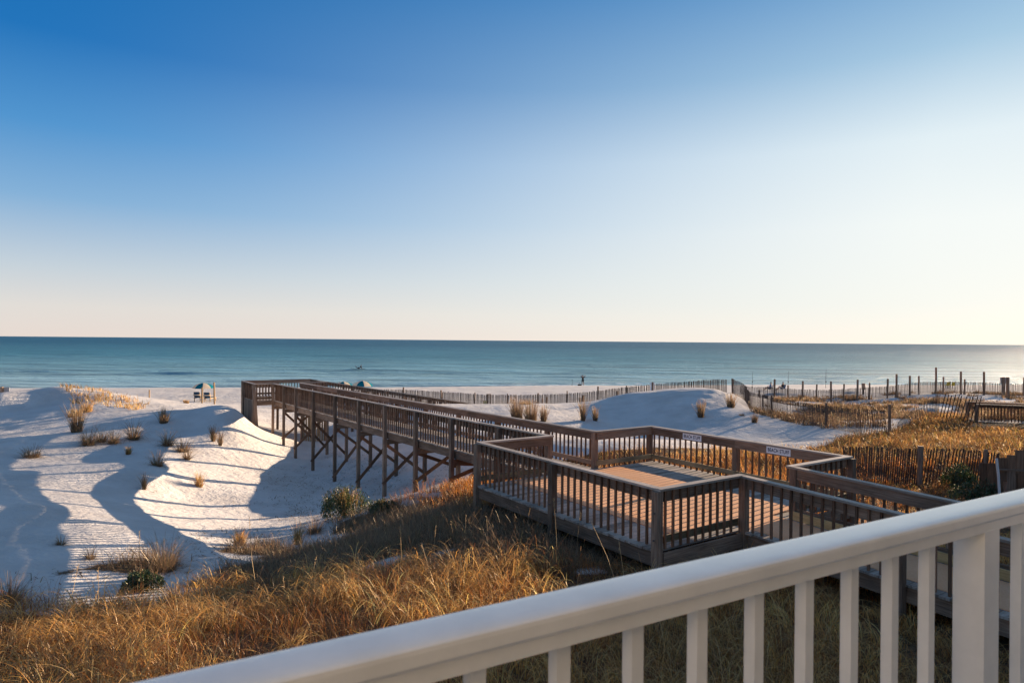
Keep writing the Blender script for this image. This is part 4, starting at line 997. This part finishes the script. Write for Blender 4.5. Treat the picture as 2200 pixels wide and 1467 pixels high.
# umbrellas and chairs
def umbrella(px, pyt, D, rad, label, hgt=None):
    p = at_D(px, pyt, D); g = gz(p.x, p.y); top = p.z
    root = thing('beach_umbrella', label, 'beach umbrella', (p.x, p.y, g), 'teal and cream beach umbrellas')
    part('pole', MB().tube([(p.x, p.y, g - .2), (p.x, p.y, top + .06)], .022, 8), M['metal'], root)
    for par, mm, nm in ((0, 'teal', 'teal_canopy'), (1, 'cream', 'cream_canopy')):
        mb = MB()
        for k in range(8):
            if k % 2 != par: continue
            for i in range(5):
                for j in range(4):
                    def pt(ii, jj):
                        t = ii / 5; a = 2 * math.pi * (k + jj / 4) / 8 - math.pi / 8; sc_ = 1 - .07 * math.sin(math.pi * jj / 4) * t
                        th_ = t * R(72); return (p.x + rad * math.sin(th_) / math.sin(R(72)) * math.cos(a) * sc_, p.y + rad * math.sin(th_) / math.sin(R(72)) * math.sin(a) * sc_, top - (1 - math.cos(th_)) * rad * .72)
                    mb.quad([pt(i, j), pt(i + 1, j), pt(i + 1, j + 1), pt(i, j + 1)], [(0, 0)] * 4, .5)
        part(nm, mb, M[mm], root, smooth=True)
    return root
umbrella(437, 822.5, 69, 1.1, 'teal and cream beach umbrella over two blue loungers at the left')
umbrella(779, 818, 72, 1.15, 'teal and cream umbrella top on the right behind the walkway rail')
umbrella(738, 819.5, 74, 1.1, 'lower teal and cream umbrella top on the left behind the walkway rail')
def lounger(px, D, label):
    p = at_D(px, 850, D); g = gz(p.x, p.y); root = thing('beach_chair', label, 'beach chair', (p.x, p.y, g), 'blue beach chairs')
    x, y = p.x, p.y; w2 = .3
    fr = MB()
    for s_ in (-w2, w2):
        fr.board((x + s_, y - .35, g), (x + s_, y - .35, g + .45), .06, .05); fr.board((x + s_, y + .9, g), (x + s_, y + .9, g + .4), .06, .05)
        fr.board((x + s_, y - .45, g + .38), (x + s_, y + 1.0, g + .38), .05, .07); fr.board((x + s_, y - .3, g + .4), (x + s_, y - .5, g + 1.0), .05, .06)
        fr.board((x + s_, y - .45, g + .66), (x + s_, y + .3, g + .62), .07, .03)
    part('frame', fr, M['lattewood'], root)
    part('seat', MB().board((x, y - .3, g + .44), (x, y + .95, g + .42), .52, .06), M['chairblue'], root)
    part('backrest', MB().board((x, y - .36, g + .47), (x, y - .55, g + 1.02), .52, .06, up=(0, 1, 0)), M['chairblue'], root)
    part('armrest', MB().board((x - .36, y - .58, g + .72), (x + .36, y - .58, g + .72), .05, .12), M['cream'], root)
lounger(427.5, 68, 'left blue beach chair with tan frame under the umbrella')
lounger(449, 68, 'right blue beach chair with tan frame under the umbrella')
lounger(788, 72, 'blue beach chair back below the right umbrella behind the walkway rail')

# ------------------------------------------------------------------ people
def skin_mesh(name, V, E, rad, m, parent, subdiv=2):
    me = bpy.data.meshes.new(name); off = Vector(top_of(parent).location)
    me.from_pydata([tuple(Vector(v) - off) for v in V], E, []); o = bpy.data.objects.new(name, me); COL.objects.link(o)
    md = o.modifiers.new('s', 'SKIN'); md.use_smooth_shade = True
    for i, s_ in enumerate(me.skin_vertices[0].data): s_.radius = rad[i] if hasattr(rad[i], '__len__') else (rad[i], rad[i]); s_.use_root = (i == 0)
    o.modifiers.new('d', 'SUBSURF').levels = subdiv; o.modifiers['d'].render_levels = subdiv
    bpy.context.view_layer.update(); ev = o.evaluated_get(bpy.context.evaluated_depsgraph_get())
    nm = bpy.data.meshes.new_from_object(ev); o.modifiers.clear(); o.data = nm; nm.materials.clear(); nm.materials.append(m)
    nm.polygons.foreach_set('use_smooth', [True] * len(nm.polygons))
    o.parent = parent; return o
def person(loc, J, label, clothes, cat='person', rz=0, shirt='dark', pants='navy', group=None, full=False):
    """J: joint dict in local metres (x right, y forward, z up)"""
    g = Vector(loc); Rm = Matrix.Rotation(rz, 3, 'Z'); q = lambda k: g + Rm @ Vector(J[k])
    root = thing('person', label, cat, loc, group)
    names = ['pelvis', 'waist', 'chest', 'neck', 'head', 'crown', 'shl', 'ell', 'wrl', 'shr', 'elr', 'wrr', 'hpl', 'knl', 'anl', 'tol', 'hpr', 'knr', 'anr', 'tor']
    rd = dict(pelvis=(.15, .11), waist=(.13, .1), chest=(.16, .115), neck=(.06, .06), head=(.085, .095), crown=(.06, .07), shl=(.06, .06), ell=(.045, .045), wrl=(.03, .03), shr=(.06, .06), elr=(.045, .045), wrr=(.03, .03),
              hpl=(.09, .09), knl=(.06, .06), anl=(.04, .04), tol=(.04, .03), hpr=(.09, .09), knr=(.06, .06), anr=(.04, .04), tor=(.04, .03))
    E = [(0, 1), (1, 2), (2, 3), (3, 4), (4, 5), (2, 6), (6, 7), (7, 8), (2, 9), (9, 10), (10, 11), (0, 12), (12, 13), (13, 14), (14, 15), (0, 16), (16, 17), (17, 18), (18, 19)]
    V = [q(k) for k in names]; rad = [rd[k] for k in names]
    # hands with five fingers grown from the wrist
    for wr, el in (('wrl', 'ell'), ('wrr', 'elr')):
        wi = names.index(wr); W_ = q(wr); d = (W_ - q(el)).normalized(); sd = d.cross(Vector((0, 0, 1)))
        sd = sd.normalized() if sd.length > .1 else Vector((1, 0, 0)); nn = sd.cross(d)
        pi = len(V); V.append(W_ + d * .075); rad.append((.036, .018)); E.append((wi, pi))
        for k, ln in enumerate((.06, .08, .085, .078, .06)):
            base = len(V); o_ = sd * ((k - 2) * .019); dr = d if k else (d * .6 + sd * -.8).normalized()
            if k == 0: V += [W_ + d * .035 - sd * .04, W_ + d * .06 - sd * .065]
            else: V += [W_ + d * (.075 + ln * .55) + o_, W_ + d * (.075 + ln * .95) + o_ - nn * .02]
            rad += [(.01, .01), (.008, .008)]; E += [(pi, base), (base, base + 1)]
    skin_mesh('body', V, E, rad, M['skin'], root, 1)
    def sub(nm, ks, es, scale, m, ext={}):
        Vv = [q(k) if isinstance(k, str) else g + Rm @ Vector(k) for k in ks]; rr = [tuple(x * scale + .008 for x in rd[k]) if isinstance(k, str) else (.12, .1) for k in ks]
        skin_mesh(nm, Vv, es, rr, m, root, 1)
    def lerp(a, b, t): return tuple(Vector(J[a]).lerp(Vector(J[b]), t))
    rd2 = rd
    sub('shirt', ['waist', 'chest', 'shl', 'shr', 'pelvis', 'ell', 'elr'], [(0, 1), (1, 2), (1, 3), (0, 4), (2, 5), (3, 6)], 1.12, M[shirt])
    if full:
        sub('wetsuit', ['pelvis', 'hpl', 'knl', 'anl', 'hpr', 'knr', 'anr'], [(0, 1), (1, 2), (2, 3), (0, 4), (4, 5), (5, 6)], 1.25, M[pants]); sub('sleeves', ['chest', 'shl', 'ell', 'wrl', 'shr', 'elr', 'wrr'], [(0, 1), (1, 2), (2, 3), (0, 4), (4, 5), (5, 6)], 1.2, M[shirt])
    sub('shorts', ['pelvis', 'hpl', 'knl', 'hpr', 'knr'], [(0, 1), (1, 2), (0, 3), (3, 4)], 1.18, M[pants])
    hd = Vector(J['head']); cr = Vector(J['crown']); ax = (cr - hd).normalized()
    back = Vector((0, -.02, 0))
    mbv = [g + Rm @ (hd + back), g + Rm @ (hd + back * .8 + ax * .07), g + Rm @ (cr + back + ax * .02)]
    skin_mesh('hair', mbv, [(0, 1), (1, 2)], [(.09, .09), (.1, .105), (.07, .075)], M['hair'], root, 1)
    # face: nose, eyes, mouth, ears
    fwd = Rm @ Vector((0, 1, 0)); rt_ = Rm @ Vector((1, 0, 0)); hc = g + Rm @ (hd + ax * .02); fm = MB()
    fm.tube([hc + fwd * .085 + Vector((0, 0, .01)), hc + fwd * .115 - Vector((0, 0, .02))], [.008, .014], 6)
    for s_ in (-1, 1): fm.tube([hc + rt_ * (.08 * s_) + Vector((0, 0, .02)), hc + rt_ * (.095 * s_) - Vector((0, 0, .02))], [.015, .012], 6)
    part('nose_and_ears', fm, M['skin'], root, smooth=True)
    ey = MB()
    for s_ in (-1, 1): ey.tube([hc + fwd * .085 + rt_ * (.032 * s_) + Vector((0, 0, .022)), hc + fwd * .094 + rt_ * (.032 * s_) + Vector((0, 0, .022))], .009, 6)
    ey.board(hc + fwd * .088 - rt_ * .025 - Vector((0, 0, .05)), hc + fwd * .088 + rt_ * .025 - Vector((0, 0, .05)), .01, .008)
    part('eyes_and_mouth', ey, M['hair'], root)
    return root
STAND = dict(pelvis=(0, 0, .95), waist=(0, 0, 1.1), chest=(0, .01, 1.36), neck=(0, .02, 1.52), head=(0, .04, 1.62), crown=(0, .04, 1.72),
             shl=(-.19, 0, 1.43), ell=(-.36, .14, 1.42), wrl=(-.2, .24, 1.6), shr=(.19, 0, 1.43), elr=(.4, .1, 1.45), wrr=(.36, .2, 1.66),
             hpl=(-.1, 0, .9), knl=(-.12, .03, .48), anl=(-.14, -.02, .08), tol=(-.16, .15, .04), hpr=(.1, 0, .9), knr=(.13, .02, .48), anr=(.16, -.02, .08), tor=(.19, .14, .04))
p = at_D(1252, 832, 106); g = gz(p.x, p.y)
person((p.x, p.y, g), STAND, 'person in dark clothes standing on the beach with both arms raised to the face', None, shirt='dark', pants='dark')
p = at_D(1245, 832, 104); g = gz(p.x, p.y)
bg_ = thing('bag', 'small dark bag on the sand by the standing person', 'bag', (p.x, p.y, g))
part('bag_body', MB().tube([(p.x - .3, p.y, g + .1), (p.x - .15, p.y, g + .12), (p.x + .15, p.y, g + .12), (p.x + .3, p.y, g + .1)], [.08, .12, .12, .08], 10), M['dark'], bg_, smooth=True)
part('handle', MB().tube([(p.x - .15, p.y, g + .3), (p.x, p.y, g + .42), (p.x + .15, p.y, g + .3)], .02, 6), M['dark'], bg_)
SIT = dict(pelvis=(0, 0, .4), waist=(0, -.05, .55), chest=(0, -.1, .82), neck=(0, -.1, .98), head=(0, -.07, 1.09), crown=(0, -.07, 1.19),
           shl=(-.19, -.1, .88), ell=(-.27, .02, .62), wrl=(-.24, .25, .6), shr=(.19, -.1, .88), elr=(.27, .02, .62), wrr=(.24, .25, .6),
           hpl=(-.1, .03, .38), knl=(-.14, .46, .48), anl=(-.14, .8, .1), tol=(-.14, .95, .06), hpr=(.1, .03, .38), knr=(.14, .46, .46), anr=(.14, .82, .1), tor=(.14, .97, .06))
def camp_chair(p, g, rz, label):
    root = thing('folding_chair', label, 'beach chair', (p.x, p.y, g)); Rm = Matrix.Rotation(rz, 3, 'Z'); q = lambda *a: Vector((p.x, p.y, g)) + Rm @ Vector(a)
    part('seat', MB().board(q(0, -.22, .27), q(0, .3, .29), .54, .03), M['navy'], root)
    part('backrest', MB().board(q(0, -.24, .28), q(0, -.38, .85), .54, .03, up=tuple(Rm @ Vector((0, 1, 0)))), M['navy'], root)
    for sx in (-.28, .28):
        for sy in (-.22, .3): part('leg', MB().tube([q(sx, sy, 0), q(sx, sy * .6, .3)], .014, 6), M['metal'], root)
        part('armrest', MB().board(q(sx, -.3, .52), q(sx, .25, .52), .05, .025), M['wood'], root)
for px, rz, lb, sh, cl in ((1655, R(50), 'person in a light blue shirt seated in a low chair near the water', 'bluecloth', 'low folding chair under the person in the blue shirt'),
                       (1681, R(40), 'person in dark clothes seated in a low chair near the water', 'dark', 'low folding chair under the person in dark clothes')):
    p = at_D(px, 833, 88); g = gz(p.x, p.y)
    person((p.x, p.y, g), SIT, lb, None, rz=rz, shirt=sh, pants='navy', group='people seated by the water'); camp_chair(p, g, rz, cl)
# paddler lying on a board
p = at_z(769, 795, 0.05); WLIFT = .32
bd = MB(); n = 14; prof = []
rings = []
for i in range(n + 1):
    t = i / n; x = -1.8 + 3.6 * t; wv = .36 * math.sin(math.pi * min(1, max(0.02, t))) ** .55; zr = WLIFT + .06 + .12 * max(0, .25 - t) * 3
    rings.append([(p.x + x, p.y + wv * math.cos(a), zr + .045 * math.sin(a)) for a in [2 * math.pi * k / 10 for k in range(10)]])
for i in range(n):
    for k in range(10): bd.quad([rings[i][k], rings[i][(k + 1) % 10], rings[i + 1][(k + 1) % 10], rings[i + 1][k]], [(0, 0)] * 4, .5)
bd.quad(rings[0][::-1], [(0, 0)] * 10, .5); bd.quad(rings[-1], [(0, 0)] * 10, .5)
tag(part('paddleboard', bd, M['board'], loc=(p.x, p.y, 0), smooth=True), 'dark paddleboard floating offshore with someone lying on it', 'paddleboard')
PR = dict(pelvis=(0, -.05, .26), waist=(0, .14, .3), chest=(0, .36, .56), neck=(0, .42, .78), head=(0, .46, .92), crown=(0, .45, 1.04),
          shl=(-.19, .38, .66), ell=(-.26, .5, .4), wrl=(-.22, .62, .17), shr=(.19, .38, .66), elr=(.26, .5, .4), wrr=(.22, .62, .17),
          hpl=(-.09, -.12, .24), knl=(-.12, -.56, .24), anl=(-.12, -.92, .52), tol=(-.12, -1.0, .68), hpr=(.09, -.12, .24), knr=(.12, -.55, .24), anr=(.12, -.86, .6), tor=(.12, -.92, .76))
person((p.x + .35, p.y, .02 + WLIFT), PR, 'person in dark clothes lying belly down on the paddleboard with chest and feet raised', None, rz=R(-90), shirt='dark', pants='dark', full=True)

# fishing rods, bin, yellow chairs
for px, pt, pb, D, lb in ((1616, 798, 833, 96, 'leftmost fishing rod standing in the sand, left of the seated pair'), (1693, 797, 833, 96, 'fishing rod just right of the seated pair'),
                      (1774, 792, 834, 96, 'tallest fishing rod right of the seated pair, above the far fence'), (1229, 818, 832, 104, 'short fishing rod left of the standing person')):
    a, b = at_D(px, pt, D), at_D(px, pb, D); g = gz(b.x, b.y); root = thing('fishing_rod', lb, 'fishing rod', (b.x, b.y, g), 'fishing rods in the sand')
    part('rod', MB().tube([(b.x, b.y, g - .1), (b.x, b.y, g + (a.z - g) * .4), (a.x + .12, a.y + .1, a.z)], [.03, .018, .008], 6), M['dark'], root)
    part('reel', MB().tube([(b.x - .05, b.y - .06, g + .9), (b.x + .05, b.y - .06, g + .9)], .07, 8), M['dark'], root)
p = at_D(1855, 836, 70); g = gz(p.x, p.y)
rb = thing('trash_bin', 'wooden trash bin behind the far fence between two tall posts', 'trash bin', (p.x, p.y, g))
part('barrel', MB().tube([(p.x, p.y, g + .5), (p.x, p.y, g + 1.1)], [.17, .18], 12), M['wood'], rb); part('lid', MB().tube([(p.x, p.y, g + 1.11), (p.x, p.y, g + 1.17)], [.21, .16], 12), M['bal'], rb)
part('post', MB().board((p.x, p.y, g - .2), (p.x, p.y, g + .5), .14, .14, up=(1, 0, 0)), M['wood'], rb)
for px, lb in ((2034, 'left yellow beach chair glimpsed through the far fence'), (2045, 'right yellow beach chair glimpsed through the far fence')):
    p = at_D(px, 832, 80); g = gz(p.x, p.y); root = thing('beach_chair', lb, 'beach chair', (p.x, p.y, g), 'yellow beach chairs')
    part('seat', MB().board((p.x, p.y - .2, g + .5), (p.x, p.y + .4, g + .5), .5, .04), M['yellow'], root)
    part('backrest', MB().board((p.x, p.y - .22, g + .52), (p.x, p.y - .32, g + .9), .4, .04, up=(0, 1, 0)), M['yellow'], root)
    for sx in (-.26, .26):
        for sy in (-.2, .35): part('leg', MB().tube([(p.x + sx, p.y + sy, g), (p.x + sx, p.y + sy * .8, g + .5)], .02, 6), M['metal'], root)
